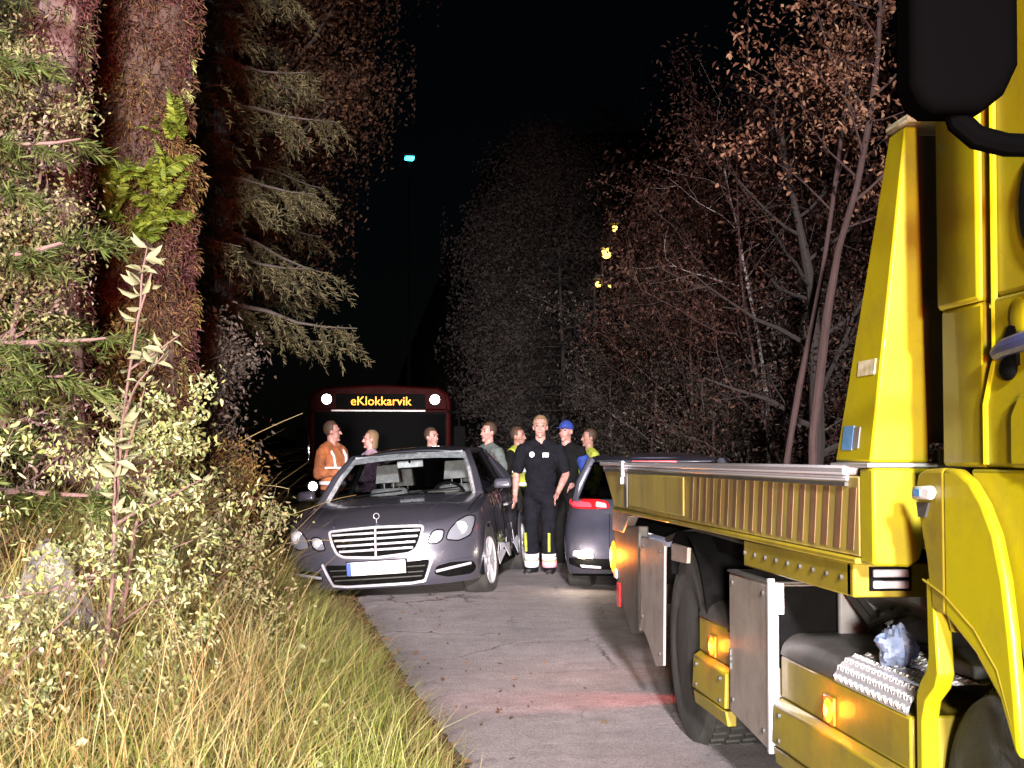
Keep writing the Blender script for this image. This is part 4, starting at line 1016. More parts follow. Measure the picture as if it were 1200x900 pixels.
# things in the bay above the front box
m = T(); m.prism([(1.90, .80), (2.2, .80), (2.2, 1.0), (1.75, 1.0), (1.75, .9)], 'y', 4.75, 5.52); m.hexa([(1.72, 5.50, .70), (2.2, 5.50, .70), (2.2, 5.53, .70), (1.72, 5.53, .70)], [(1.72, 5.50, .96), (2.2, 5.50, .96), (2.2, 5.53, .96), (1.72, 5.53, .96)]); tb(m, 'air_tank_shield', M['grey'], bevel=.01)
m = T(); m.prism([(4.45, .742), (5.30, .742), (5.22, .86), (4.55, .88)], 'x', 1.86, 2.25); tb(m, 'battery_box', M['dgrey'], bevel=.02)
m = T(); m.prism([(4.25, .744), (4.6, .744), (4.55, .80), (4.28, .78)], 'x', 1.72, 1.86); tb(m, 'hose_cover', M['grey'], bevel=.01)

# wheels
def truck_wheel(name, x_out, y, z, r, w, inner):
    sg = 1 if x_out < 2.73 else -1
    prof = [(0.0, r * .52), (.012, r * .62), (.0, r * .72), (-.004, r * .86), (.012, r * .95), (.045, r * .992), (.06, r), (w - .06, r), (w - .03, r * .985), (w, r * .9), (w, r * .6)]
    m = T(); m.lathe([(sg * h, q) for h, q in prof], (x_out, y, z), 'x', 56); w_ = tb(m, name, M['rubber'])
    m = T()
    for k in range(48):
        a = 2 * PI * k / 48
        for j, xx in enumerate((.055, .13, .205)):
            aa = a + (.035 if j == 1 else 0)
            Mx = Matrix.Rotation(aa, 4, 'X')
            vs = [Mx @ Vector(q) for q in [(sg * xx, -.026, r - .004), (sg * (xx + .06), -.014, r - .004), (sg * (xx + .06), .026, r - .004), (sg * xx, .014, r - .004), (sg * xx, -.024, r + .010), (sg * (xx + .06), -.012, r + .010), (sg * (xx + .06), .024, r + .010), (sg * xx, .012, r + .010)]]
            m.add([q + Vector((x_out, y, z)) for q in vs], [(4, 5, 6, 7), (0, 1, 5, 4), (1, 2, 6, 5), (2, 3, 7, 6), (3, 0, 4, 7)])
    tb(m, 'tread', M['rubber'], w_, smooth=False)['kind'] = 'stuff'
    m = T(); m.lathe([(sg * .004, r * .52), (sg * .03, r * .515), (sg * inner, r * .50), (sg * inner, r * .30), (sg * (inner - .07), r * .27), (sg * (inner - .07), r * .02)], (x_out, y, z), 'x', 40); q = tb(m, 'rim', M['grey'], w_)
    m = T()
    for k in range(10):
        a = 2 * PI * k / 10; m.cyl((x_out + sg * (inner - .03), y + r * .42 * math.cos(a), z + r * .42 * math.sin(a)), (x_out + sg * (inner + .01), y + r * .42 * math.cos(a), z + r * .42 * math.sin(a)), .016, n=6)
    tb(m, 'wheel_nuts', M['dgrey'], w_)['kind'] = 'stuff'
truck_wheel('front_wheel', 1.60, 3.83, .39, .39, .28, .05)
truck_wheel('front_wheel', 3.86, 3.83, .39, .39, .28, .05)
truck_wheel('rear_wheel', 1.535, 7.30, .475, .472, .56, .16)
truck_wheel('rear_wheel', 3.925, 7.30, .475, .472, .56, .16)

# rear stainless mudguard plates, black tail, amber tail lamp
m = T(); m.prism([(8.30, .90), (8.24, .945), (7.66, .945), (7.62, .93), (7.66, .33), (7.86, .30), (8.12, .42), (8.30, .46)], 'x', 1.486, 1.50); RG = tb(m, 'mudguard_plate', M['steel'], bevel=.004)
m = T(); m.prism([(7.46, .955), (7.08, .955), (7.10, .88), (7.46, .87)], 'x', 1.49, 1.51); tb(m, 'mudguard_plate', M['steel'], bevel=.004)
m = T(); m.grid(lambda u, v: (1.515 + v * .60, 7.30 + .56 * math.cos(.5 + u * (PI - .75)), .475 + .545 * math.sin(.5 + u * (PI - .75))), 20, 2); tb(m, 'rear_mudguard', M['dark'], solid=.012)
m = T(); m.box(1.495, 1.53, 7.48, 7.60, .80, .93); m.cyl((1.50, 7.54, .86), (1.60, 7.54, .90), .03, n=12); tb(m, 'plate_bracket', M['dark'], bevel=.008)
m = T(); m.prism([(8.55, .40), (8.8, .36), (9.28, .60), (9.40, .70), (9.40, .95), (8.55, .99)], 'x', 1.52, 1.58); TL = tb(m, 'tail_panel', M['dgrey'], bevel=.008)
m = T(); m.prism([(9.02, .93), (9.40, .93), (9.40, 1.06), (8.80, 1.035)], 'x', 1.51, 1.57); tb(m, 'tail_bracket', M['steel'], TL, bevel=.006)
m = T(); m.ell((1.512, 9.375, .765), (.018, .045, .098), 16, 12); L_ = tb(m, 'tail_lamp', M['orange'], TL)
m = T(); m.ell((1.494, 9.35, .765), (.006, .022, .065), 12, 8); tb(m, 'filament', M['orange_hot'], L_)
m = T(); m.box(1.508, 1.519, 9.14, 9.24, .48, .62); tb(m, 'red_reflector', M['red'], TL, bevel=.004)
m = T(); m.box(1.504, 1.519, 9.24, 9.32, .64, .70); tb(m, 'lamp_holder', M['silver'], TL, bevel=.01)
m = T(); m.box(1.7, 3.8, 9.30, 9.42, .48, .62); tb(m, 'rear_bumper', M['dgrey'], bevel=.01)

# cab
fr_ = [(4.135, 1.30), (4.115, 1.335), (4.06, 1.346), (3.93, 1.350), (3.93, .962), (4.03, .965), (4.06, 1.10), (4.12, 1.23)]
m = T(); m.prism(fr_, 'x', 1.512, 1.545); FD = tb(m, 'fender', M['yellow_shaded'], bevel=.012, seg=3)  # rear piece in the yellow darkened for weaker side light
ff_ = [(3.932, 1.350), (3.85, 1.346), (3.78, 1.32), (3.71, 1.265), (3.65, 1.19), (3.605, 1.08), (3.575, .95), (3.55, .80), (3.535, .66), (3.56, .68), (3.63, .79), (3.76, .885), (3.932, .962)]
m = T(); m.prism(ff_, 'x', 1.512, 1.545)
m.v = [Vector((v.x + (3.932 - TO[1] - v.y) * .06, v.y, v.z)) for v in m.v]
tb(m, 'fender_front', M['yellow'], FD, bevel=.014, seg=3)
m = T(); m.prism([(3.84, 1.348), (2.3, 1.348), (2.3, .36), (3.40, .36), (3.49, .55), (3.56, .75), (3.62, .95), (3.72, 1.15)], 'x', 1.548, 1.60)
m.v = [Vector((v.x + (3.84 - TO[1] - v.y) * .12, v.y, v.z)) for v in m.v]
tb(m, 'cab_sill', M['yellow'], FD, bevel=.01)
m = T(); m.tube([(1.510, 4.08, 1.045), (1.510, 4.0, 1.03), (1.511, 3.93, 1.015), (1.522, 3.76, .945), (1.530, 3.64, .86), (1.536, 3.57, .74)], .003, 6); tb(m, 'arch_crease', M['yellow_shaded'], FD)
m = T(); m.box(1.95, 2.2, 3.2, 4.19, .30, 1.0); tb(m, 'wheel_arch_liner', M['dark'], FD)
m = T(); m.prism([(4.115, 1.262), (4.105, 1.298), (3.985, 1.302), (3.965, 1.286), (3.985, 1.264)], 'x', 1.490, 1.5115); L_ = tb(m, 'side_marker', M['white'], FD, bevel=.008)
m = T(); m.box(1.486, 1.4895, 4.035, 4.085, 1.272, 1.292); tb(m, 'lens', M['bluesticker'], L_, bevel=.002)
m = T(); m.prism([(4.11, 1.255), (4.02, 1.255), (4.05, 1.215), (4.10, 1.215)], 'x', 1.505, 1.5115); tb(m, 'marker_recess', M['dgrey'], FD)
# side wall of the cab: rear column, door skin with its lower bulge
def col_outline(): return [(1.572, 4.075), (1.59, 4.11), (1.64, 4.135), (1.80, 4.14), (3.7, 4.14), (3.85, 4.09), (3.9, 4.05), (3.9, 3.80), (1.572, 3.80)]
m = T(); m.prism(col_outline(), 'z', 1.352, 1.78); m.prism([(x - (.0 if x > 2 else .012), y) for x, y in col_outline()], 'z', 1.78, 3.0); CB = tb(m, 'cab_rear_column', M['yellow'], bevel=.012)
m = T(); m.prism([(2.3, 1.352), (3.79, 1.352), (3.79, 1.50), (3.77, 1.555), (3.735, 1.60), (3.735, 1.78), (2.3, 1.78)], 'x', 1.570, 1.62); DR = tb(m, 'cab_door', M['yellow'], bevel=.012, seg=3)
m = T(); m.prism([(2.45, 1.352), (3.60, 1.352), (3.60, 1.48), (3.55, 1.53), (2.45, 1.55)], 'x', 1.553, 1.575); tb(m, 'door_bulge', M['yellow'], DR, bevel=.012, seg=3)
m = T(); m.prism([(2.3, 1.782), (3.735, 1.782), (3.735, 3.0), (2.3, 3.0)], 'x', 1.582, 1.64); tb(m, 'door_upper', M['yellow'], DR, bevel=.012, seg=3)
m = T(); m.tube([(1.568, 3.775, 1.36), (1.568, 3.775, 1.51), (1.570, 3.74, 1.585), (1.573, 3.725, 1.62), (1.578, 3.725, 2.9)], .009, 6); tb(m, 'door_seal', M['yellow'], DR)
m = T(); m.tube([(1.556, 3.46, 1.36), (1.556, 3.46, 1.47), (1.556, 3.44, 1.52), (1.556, 3.3, 1.55)], .008, 6); tb(m, 'door_seam', M['dark'], DR)
wy, wz = [], []
win = [(3.44 + .14 * math.cos(a), 1.98 + .14 * math.sin(a)) for a in np.linspace(-PI / 2, PI / 2, 12)] + [(2.5, 2.12), (2.5, 1.84)]
m = T(); m.prism(win, 'x', 1.574, 1.590); WN = tb(m, 'door_window', M['dark'], DR, bevel=.004)
m = T(); m.prism([(y + (.01 if y < 3 else -.012), z * 1.0) for y, z in win], 'x', 1.570, 1.5735); tb(m, 'pane', mat('black_window_glass', (.006, .007, .008), .08, coat=.5), WN)
# door handle in its cup
m = T(); m.prism([(3.655, 1.665), (3.62, 1.70), (3.57, 1.70), (3.57, 1.60), (3.62, 1.59), (3.645, 1.615)], 'x', 1.560, 1.572); H_ = tb(m, 'door_handle', M['dark'], DR, bevel=.004)
m = T(); m.tube([(1.552, 3.665, 1.635), (1.545, 3.60, 1.645), (1.545, 3.45, 1.655), (1.552, 3.36, 1.655)], [.018, .022, .024, .02], 10); tb(m, 'grip', M['blue'], H_)
m = T(); m.ell((1.563, 3.625, 1.595), (.012, .05, .03), 12, 8); tb(m, 'cup', M['dark'], H_)
m = T(); m.ell((1.566, 3.565, 1.72), (.008, .05, .045), 12, 8); tb(m, 'handle_pad', M['yellow'], H_)
m = T(); m.box(1.574, 1.5785, 3.90, 4.01, 1.405, 1.455); tb(m, 'maker_plate', M['silver'], CB, bevel=.002)
# rest of the cab: roof, front, floor
m = T(); m.prism([(2.1, 3.0), (4.1, 3.0), (4.0, 3.12), (2.3, 3.10)], 'x', 1.60, 3.88); m.box(1.66, 3.80, 2.12, 4.04, .98, 1.35); m.prism([(2.05, 1.0), (2.3, 1.0), (2.3, 3.0), (2.12, 3.0)], 'x', 1.60, 3.88); m.box(3.84, 3.90, 2.3, 3.8, 1.0, 3.0); tb(m, 'cab_shell', M['yellow'], bevel=.03)
m = T(); m.prism([(2.02, 1.75), (2.10, 2.75), (2.13, 2.75), (2.05, 1.75)], 'x', 1.75, 3.72); tb(m, 'windscreen', M['tint'])
m = T(); m.box(1.56, 3.92, 1.92, 2.16, .42, .98); tb(m, 'front_bumper', M['dgrey'], bevel=.03)
for x in (1.72, 3.5):
    m = T(); m.box(x, x + .26, 1.905, 1.925, .62, .82); tb(m, 'headlight', M['lens'], bevel=.01)
# mirror
m = T()
sec = [(1.005, 2.025), (1.03, 2.008), (1.12, 2.010), (1.165, 2.045), (1.192, 2.10), (1.195, 2.50), (1.15, 2.56), (1.03, 2.56), (.99, 2.52), (.988, 2.06)]
m.prism(sec, 'y', 2.68, 2.80); MR = tb(m, 'mirror', M['mirrorblack'], bevel=.03, seg=4)
m = T(); m.tube([(1.085, 2.74, 2.04), (1.095, 2.74, 2.00), (1.125, 2.735, 1.972), (1.18, 2.73, 1.958), (1.30, 2.72, 1.955), (1.57, 2.70, 1.975)], [.026, .025, .024, .023, .022, .022], 10); tb(m, 'mirror_arm', M['mirrorblack'], MR)
m = T(); m.prism([(1.01, 2.04), (1.17, 2.07), (1.17, 2.52), (1.01, 2.52)], 'y', 2.802, 2.806); tb(m, 'mirror_glass', M['chrome'], MR)

def glow(name, loc, w):
    d = bpy.data.lights.new(name, 'POINT'); d.energy = w; d.color = (1.0, .26, .02); d.shadow_soft_size = .03
    o = bpy.data.objects.new(name, d); COL.objects.link(o); o.location = loc
glow('tail_lamp_glow', (1.462, 9.33, .775), 9)
glow('marker_glow', (1.462, 6.63, .555), 1.6)
glow('marker_glow', (1.462, 4.93, .555), 1.6)
# bolts along the plates, hoses and cables in the bay, added red lamp under the chassis to redden the road
m = T()
for (x, y, z) in [(1.4755, 5.66, .87), (1.4755, 6.14, .87), (1.4755, 5.66, .36), (1.4755, 6.14, .40), (1.4835, 7.72, .90), (1.4835, 8.20, .90), (1.4835, 7.74, .38), (1.4835, 8.22, .52)]: m.cyl((x - .004, y, z), (x + .003, y, z), .011, n=8)
for k in range(9): m.cyl((1.487, 4.75 + k * .155, 1.0), (1.496, 4.75 + k * .155, 1.0), .009, n=8)
for y in (6.38, 6.84, 4.30, 5.45):
    for z in (.36, .45): m.cyl((1.472, y, z), (1.484, y, z), .009, n=8)
tb(m, 'bolts', M['dgrey'])['kind'] = 'stuff'
m = T()
for k, (dx, dz) in enumerate([(0, 0), (.05, -.02), (.1, .03), (.16, 0)]):
    m.tube([(1.72 + dx, 5.5, .92 + dz), (1.74 + dx, 5.2, .80 + dz), (1.80 + dx, 4.9, .90 + dz), (1.78 + dx, 4.4, .96 + dz)], .013, 6)
m.tube([(1.56, 7.9, .95), (1.56, 7.6, .99), (1.6, 7.2, 1.03), (1.6, 6.4, 1.02), (1.6, 6.1, .96)], .016, 6)
tb(m, 'hoses', M['rubber'])
m = T(); m.box(2.52, 2.60, 8.40, 8.52, .40, .50); UL = tb(m, 'added_streak_lamp', M['dgrey'], bevel=.01)
m = T(); m.box(2.505, 2.519, 8.41, 8.51, .41, .49); tb(m, 'lens', M['red_on'], UL, bevel=.006)
spot("added_streak_beam", (2.49, 8.46, .45), (0.9, 8.50, 0.0), 150, (1.0, 0.08, 0.06), 34, .9, .04)  # added light, throws the red streak across the road
# crumpled pale blue bag lying on the tread plate
m = MB(); m.ell((0, 0, 0), 1, 24, 16)
m.v = [Vector((v.x * .055, v.y * .075, v.z * .062)) * (1 + .35 * noise.noise(v.normalized() * 2.2 + Vector((4, 1, 0))) + .22 * noise.noise(v.normalized() * 6)) for v in m.v]
o = m.build('plastic_bag', mat('pale_blue_plastic', (.20, .28, .50), .3, col2=(.40, .46, .6), nscale=14, coat=.3, trans=.2), None, angle=25)
o.location = (1.615, 4.60, .80); setp(o, 'crumpled pale blue plastic bag on the tread plate of the tow truck', 'plastic bag')
# ------------------------------------------------------------------ cars
class Shell:
    """lower body of a car: plan outline rounded at both ends, levels from sill to shoulder, then straight across the top.
    local axes: x lateral, y from the end facing the camera, z up"""
    def __init__(s, L, Wd, ztop, zc, base0, base1, prof, Lc0=.5, Lc1=.5, p=2.6, zbot=.2, zb_fn=None, wp=None):
        s.L = L; s.W = Wd; s.ztop = ztop; s.zc = zc; s.base0 = base0; s.base1 = base1; s.prof = prof
        s.Lc0 = Lc0; s.Lc1 = Lc1; s.p = p; s.zbot = zbot; s.zb_fn = zb_fn; s.wp = wp or (lambda y: 1.0)
    def w(s, y, z): return s.W * s.prof(z) * s.wp(y)
    def yf(s, x, z):
        """surface y of the near end at (x, z)"""
        w = s.w(s.Lc0, z); q = min(1, abs(x) / w)
        return s.base0(z) + s.Lc0 * (1 - (1 - q ** s.p) ** (1 / s.p))
    def outline(s, z_of):
        pts = []
        nf = 16
        for k in range(nf + 1):
            a = (k / nf) ** .9 * PI / 2
            q = math.sin(a) ** (2 / s.p); c = math.cos(a) ** (2 / s.p) if k < nf else 0
            pts.append(('f', q, 1 - c))
        ys = np.linspace(0, 1, 90)
        for y in ys[1:-1]: pts.append(('s', y, 0))
        for k in range(nf + 1):
            a = PI / 2 + (k / nf) * PI / 2
            q = max(0, math.sin(a)) ** (2 / s.p) if k < nf else 0; c = abs(math.cos(a)) ** (2 / s.p)
            pts.append(('r', q, 1 - c))
        return pts
    def point(s, o, lv, nl):
        k, a, b = o
        def yat(z):
            if k == 'f': return s.base0(z) + s.Lc0 * b
            y0 = s.base0(z) + s.Lc0; y1 = s.L - s.base1(z) - s.Lc1
            if k == 's': return y0 + (y1 - y0) * a
            return s.L - s.base1(z) - s.Lc1 * b
        zt = .6
        for _ in range(3): zt = s.ztop(yat(zt))
        zb = s.zb_fn(yat(.2)) if s.zb_fn else s.zbot
        t = lv / nl
        z = zb + (zt - zb) * t
        y = yat(z)
        w = s.w(y, z)
        x = a * w if k in 'fr' else w
        return Vector((x, y, z))
    def build(s, name, mt, parent, arches, topcut, dent=None, nl=16, R=.36, zarch=.325):
        ol = s.outline(None); n = len(ol)
        vs = []; fs = []
        G = {}
        for sg in (1, -1):
            for j, o in enumerate(ol):
                for l in range(nl + 1):
                    p = s.point(o, l, nl)
                    q = Vector((p.x * sg, p.y, p.z))
                    if o[0] == 's' or o[1] > .9:
                        for ya in arches:
                            d = Vector((q.y - ya, q.z - zarch)); r_ = d.length
                            if abs(r_ - R) < .03 and r_ > 1e-5:
                                d = d / r_ * R; q.y = ya + d.x; q.z = zarch + d.y
                    if dent: q = dent(q)
                    G[sg, j, l] = len(vs); vs.append(q)
        def hole(ids):
            c = sum((vs[i] for i in ids), Vector()) / len(ids)
            if abs(c.x) < s.W * .75: return False
            return any(math.hypot(c.y - ya, c.z - zarch) < R - .004 for ya in arches)
        for sg in (1, -1):
            for j in range(n - 1):
                for l in range(nl):
                    q = (G[sg, j, l], G[sg, j + 1, l], G[sg, j + 1, l + 1], G[sg, j, l + 1])
                    if not hole(q): fs.append(q)
        # top: straight strips across at constant y
        nx_ = 14
        T_ = {}
        for j in range(n):
            a = vs[G[1, j, nl]]; b = vs[G[-1, j, nl]]
            for i in range(nx_ + 1):
                t = i / nx_; x = a.x * (1 - 2 * t); q = abs(1 - 2 * t)
                if i == 0: T_[j, i] = G[1, j, nl]; continue
                if i == nx_: T_[j, i] = G[-1, j, nl]; continue
                y = a.y; z = s.zc(y) + (a.z - s.zc(y)) * q ** 2.6
                T_[j, i] = len(vs); vs.append(Vector((x, y, z)))
        for j in range(n - 1):
            y = (vs[G[1, j, nl]].y + vs[G[1, j + 1, nl]].y) / 2
            if topcut[0] < y < topcut[1]: continue
            for i in range(nx_):
                fs.append((T_[j, i], T_[j, i + 1], T_[j + 1, i + 1], T_[j + 1, i]))
        m = MB(); m.add(vs, fs)
        return m.build(name, mt, parent, angle=45)

def surf_patch(sh, poly, off, thick, name, mt, parent, cuts=3, bevel=0, mirror=False, z2y=None, extra=None):
    """polygon in (x, z) wrapped onto the near end of a car shell"""
    bm = bmesh.new()
    vv = [bm.verts.new((x, 0, z)) for x, z in poly]
    f = bm.faces.new(vv)
    bmesh.ops.triangulate(bm, faces=[f])
    for _ in range(cuts):
        ed = [e for e in bm.edges if e.calc_length() > .035]
        if not ed: break
        bmesh.ops.subdivide_edges(bm, edges=ed, cuts=1)
        bmesh.ops.triangulate(bm, faces=bm.faces[:])
    top = {}
    for v in list(bm.verts):
        v.co.y = sh.yf(v.co.x, v.co.z) - off + (extra(v.co.x, v.co.z) if extra else 0)
    if thick:
        r = bmesh.ops.extrude_face_region(bm, geom=bm.faces[:])
        for g in r['geom']:
            if isinstance(g, bmesh.types.BMVert): g.co.y -= thick
    if mirror:
        for v in bm.verts: v.co.x = -v.co.x
    bmesh.ops.recalc_face_normals(bm, faces=bm.faces)
    me = bpy.data.meshes.new(name); bm.to_mesh(me); bm.free()
    me.materials.append(mt)
    me.polygons.foreach_set('use_smooth', [True] * len(me.polygons)); me.set_sharp_from_angle(angle=rad(40))
    o = link_obj(name, me, parent)
    if bevel:
        q = o.modifiers.new('bevel', 'BEVEL'); q.width = bevel; q.segments = 2; q.limit_method = 'ANGLE'; q.angle_limit = rad(50)
    return o

def rpoly(pts, r=.02, n=4):
    """round the corners of a polygon"""
    out = []
    m = len(pts)
    for i in range(m):
        a = Vector(pts[i - 1]); b = Vector(pts[i]); c = Vector(pts[(i + 1) % m])
        d1 = (a - b); d2 = (c - b); k = min(r, d1.length * .45, d2.length * .45)
        p0 = b + d1.normalized() * k; p2 = b + d2.normalized() * k
        for t in np.linspace(0, 1, n + 1):
            q = p0 * (1 - t) ** 2 + b * 2 * t * (1 - t) + p2 * t * t; out.append((q.x, q.y))
    return out

def car_wheel(parent, x, y, z, r, w, spokes=5, mt=None, steer=0):
    sg = 1 if x > 0 else -1
    t = bpy.data.objects.new('wheel', None)
    m = MB()
    m.lathe([(sg * a, b) for a, b in [(-.02, r * .66), (.0, r * .70), (.012, r * .86), (.0, r * .95), (-.02, r * .992), (-.045, r), (-w + .045, r), (-w + .02, r * .99), (-w, r * .93), (-w, r * .66)]], (0, 0, 0), 'x', 44)
    o = m.build('wheel', M['rubber'], parent); o.location = (x, y, z); o.rotation_euler = (0, 0, steer)
    bpy.data.objects.remove(t)
    m = MB(); m.lathe([(sg * a, b) for a, b in [(-.005, r * .69), (.006, r * .68), (-.012, r * .62), (-.10, r * .58), (-.11, r * .1)]], (0, 0, 0), 'x', 36); m.build('rim', M['silver'], o)
    m = MB()
    for k in range(spokes * 2):
        a = 2 * PI * (k // 2) / spokes + (.13 if k % 2 else -.13)
        c, s_ = math.cos(a), math.sin(a)
        m.tube([(-sg * .02, r * .12 * c, r * .12 * s_), (-sg * .008, r * .40 * c, r * .40 * s_), (-sg * .016, r * .64 * c, r * .64 * s_)], [.018, .016, .018], 6)
    m.cyl((-sg * .06, 0, 0), (-sg * .0, 0, 0), r * .16, r * .14, 16)
    m.build('spokes', M['silver'], o)
    return o

# ---- dark grey saloon, nose towards the camera
CAR = thing('saloon_car', 'dark grey saloon car nose-on at the grass verge, grille of chrome slats', 'car', (.12, 13.9, .015), (0, rad(-4), rad(-12)))
ip = lambda xs, ys: (lambda v: float(np.interp(v, xs, ys)))
def smooth_ip(xs, ys):
    xs = np.array(xs, float); ys = np.array(ys, float); d = np.gradient(ys, xs)
    def f(v):
        v = min(max(v, xs[0]), xs[-1]); i = min(max(int(np.searchsorted(xs, v)) - 1, 0), len(xs) - 2)
        h = xs[i + 1] - xs[i]; t = (v - xs[i]) / h
        return float((2 * t ** 3 - 3 * t ** 2 + 1) * ys[i] + (t ** 3 - 2 * t ** 2 + t) * h * d[i] + (-2 * t ** 3 + 3 * t ** 2) * ys[i + 1] + (t ** 3 - t ** 2) * h * d[i + 1])
    return f
base0 = smooth_ip([.15, .22, .32, .45, .55, .65, .72, .80, 1.0], [.10, .04, .005, .0, .02, .035, .06, .12, .30])
base1 = smooth_ip([.15, .3, .6, .9, 1.05], [.12, .02, .0, .05, .10])
prof = smooth_ip([.15, .25, .38, .55, .72, .85, 1.0], [.93, .955, .985, 1.0, .995, .975, .92])
sal = Shell(4.87, .925, smooth_ip([0, .12, .45, .9, 1.4, 2.4, 3.6, 4.2, 4.87], [.70, .73, .80, .88, .945, .965, .975, .965, .90]),
            smooth_ip([0, .08, .4, .9, 1.4, 2.4, 3.8, 4.4, 4.87], [.71, .745, .865, .95, .995, 1.0, 1.02, 1.02, .93]), base0, base1, prof, .52, .5, 2.6,
            zb_fn=smooth_ip([0, .3, .6, 4.2, 4.87], [.18, .185, .20, .20, .26]), wp=smooth_ip([0, .5, 1.2, 3.4, 4.87], [.985, .99, 1.0, 1.0, .96]))
def dent(q):
    if q.x > .5 and 1.35 < q.y < 3.9 and q.z < .95:
        e = max(0, math.sin((q.y - 1.35) / 2.55 * PI)) ** .7
        n_ = noise.noise(Vector((q.y * 2.6, q.z * 3.2, 3.3))) * .6 + noise.noise(Vector((q.y * 6, q.z * 7, 1.3))) * .3
        return Vector((q.x - e * (.075 + .10 * n_), q.y, q.z))
    return q
body = sal.build('body', M['carpaint'], CAR, (.88, 3.75), (1.42, 4.02), dent=dent)
for x in (-1, 1):
    for y in (.88, 3.75):
        m = MB(); m.tube([(x * .912, y + .362 * math.cos(a), .325 + .362 * math.sin(a)) for a in np.linspace(-.25, PI + .25, 24)], .014, 6); m.build('arch_lip', M['carpaint'], body)
        m = MB(); m.grid(lambda u, v: (x * (.50 + .40 * v), y + .375 * math.cos(-.3 + u * (PI + .6)), .325 + .375 * math.sin(-.3 + u * (PI + .6))), 20, 2); m.box(min(x * .45, x * .5), max(x * .45, x * .5), y - .4, y + .4, .2, .75); m.build('wheel_well', M['dark'], CAR)
m = MB(); m.box(-.85, .85, .45, 4.5, .19, .26); m.build('underbody', M['dark'], CAR)
for sx in (-1, 1):
    car_wheel(CAR, sx * .915, .88, .325, .325, .225, steer=rad(-5)); car_wheel(CAR, sx * .915, 3.75, .325, .325, .24)
# grille
gp = rpoly([(-.435, .712), (-.25, .722), (0, .728), (.25, .722), (.435, .712), (.405, .60), (.365, .512), (.30, .478), (0, .458), (-.30, .478), (-.365, .512), (-.405, .60)], .03)
GR = surf_patch(sal, gp, .004, .004, 'grille', M['dark'], CAR)
def strip_on(pts, r, off, name, mt, parent, n=6, dense=8):
    m = MB(); q = []
    for i in range(len(pts) - 1):
        for t in np.linspace(0, 1, dense, endpoint=False):
            x = pts[i][0] + (pts[i + 1][0] - pts[i][0]) * t; z = pts[i][1] + (pts[i + 1][1] - pts[i][1]) * t
            q.append((x, sal.yf(x, z) - off, z))
    x, z = pts[-1]; q.append((x, sal.yf(x, z) - off, z))
    m.tube(q, r, n); return m.build(name, mt, parent)
strip_on(gp + [gp[0]], .0135, .010, 'grille_frame', M['chrome'], GR, dense=2)
for k in range(4):
    z = .678 - k * .050; hw = .405 - k * .022
    for sx in (-1, 1):
        pts = [(sx * .014, z + .008), (sx * hw * .5, z + .010), (sx * hw, z + .004)]
        m = MB(); q = [(x, sal.yf(x, z_) - .012, z_) for x, z_ in pts]
        m.hexa([(q[0][0], q[0][1] - .008, z - .010), (q[2][0], q[2][1] - .006, z - .010), (q[2][0], q[2][1] + .010, z - .004), (q[0][0], q[0][1] + .010, z - .004)] if sx > 0 else
               [(q[2][0], q[2][1] - .006, z - .010), (q[0][0], q[0][1] - .008, z - .010), (q[0][0], q[0][1] + .010, z - .004), (q[2][0], q[2][1] + .010, z - .004)],
               [(q[0][0], q[0][1] - .014, z + .010), (q[2][0], q[2][1] - .010, z + .010), (q[2][0], q[2][1] + .010, z + .012), (q[0][0], q[0][1] + .010, z + .012)] if sx > 0 else
               [(q[2][0], q[2][1] - .010, z + .010), (q[0][0], q[0][1] - .014, z + .010), (q[0][0], q[0][1] + .010, z + .012), (q[2][0], q[2][1] + .010, z + .012)])
        m.build('slat', M['chrome'], GR, bevel=.002)
strip_on([(0, .728), (0, .46)], .010, .016, 'centre_bar', M['chrome'], GR)
# headlamps: outer big lamp and inner small lamp each side
for sx, mir in ((1, False), (-1, True)):
    o1 = rpoly([(.628, .578), (.66, .66), (.735, .738), (.81, .775), (.868, .765), (.865, .70), (.835, .60), (.74, .560)], .03)
    o2 = rpoly([(.468, .552), (.50, .640), (.545, .672), (.618, .664), (.602, .585), (.555, .548)], .03)
    for poly, cx, cz, r_ in ((o1, .755, .672, .052), (o2, .545, .612, .040)):
        h = surf_patch(sal, poly, .003, .003, 'headlight', M['bowl'], CAR, mirror=mir)
        pm = MB(); y0 = sal.yf(cx, cz)
        pm.lathe([(0, r_ * 1.15), (-.014, r_ * 1.15), (-.016, r_ * 1.0), (-.004, r_ * .94)], (sx * cx, y0 - .006, cz), 'y', 24); pm.build('lamp_ring', M['chrome'], h)
        pm = MB(); pm.ell((sx * cx, y0 - .004, cz), (r_ * .9, .016, r_ * .9), 18, 10); pm.build('projector', M['white'], h)
        surf_patch(sal, poly, .024, 0, 'lens', M['lens'], h, mirror=mir)
        c = sum((Vector(p) for p in poly), Vector((0, 0))) / len(poly)
        rim_ = [(c.x + (x - c.x) * 1.02, c.y + (z - c.y) * 1.02) for x, z in poly]
        strip_on([(sx * x, z) for x, z in rim_ + [rim_[0]]], .006, .012, 'lamp_seal', M['dark'], h, dense=2)
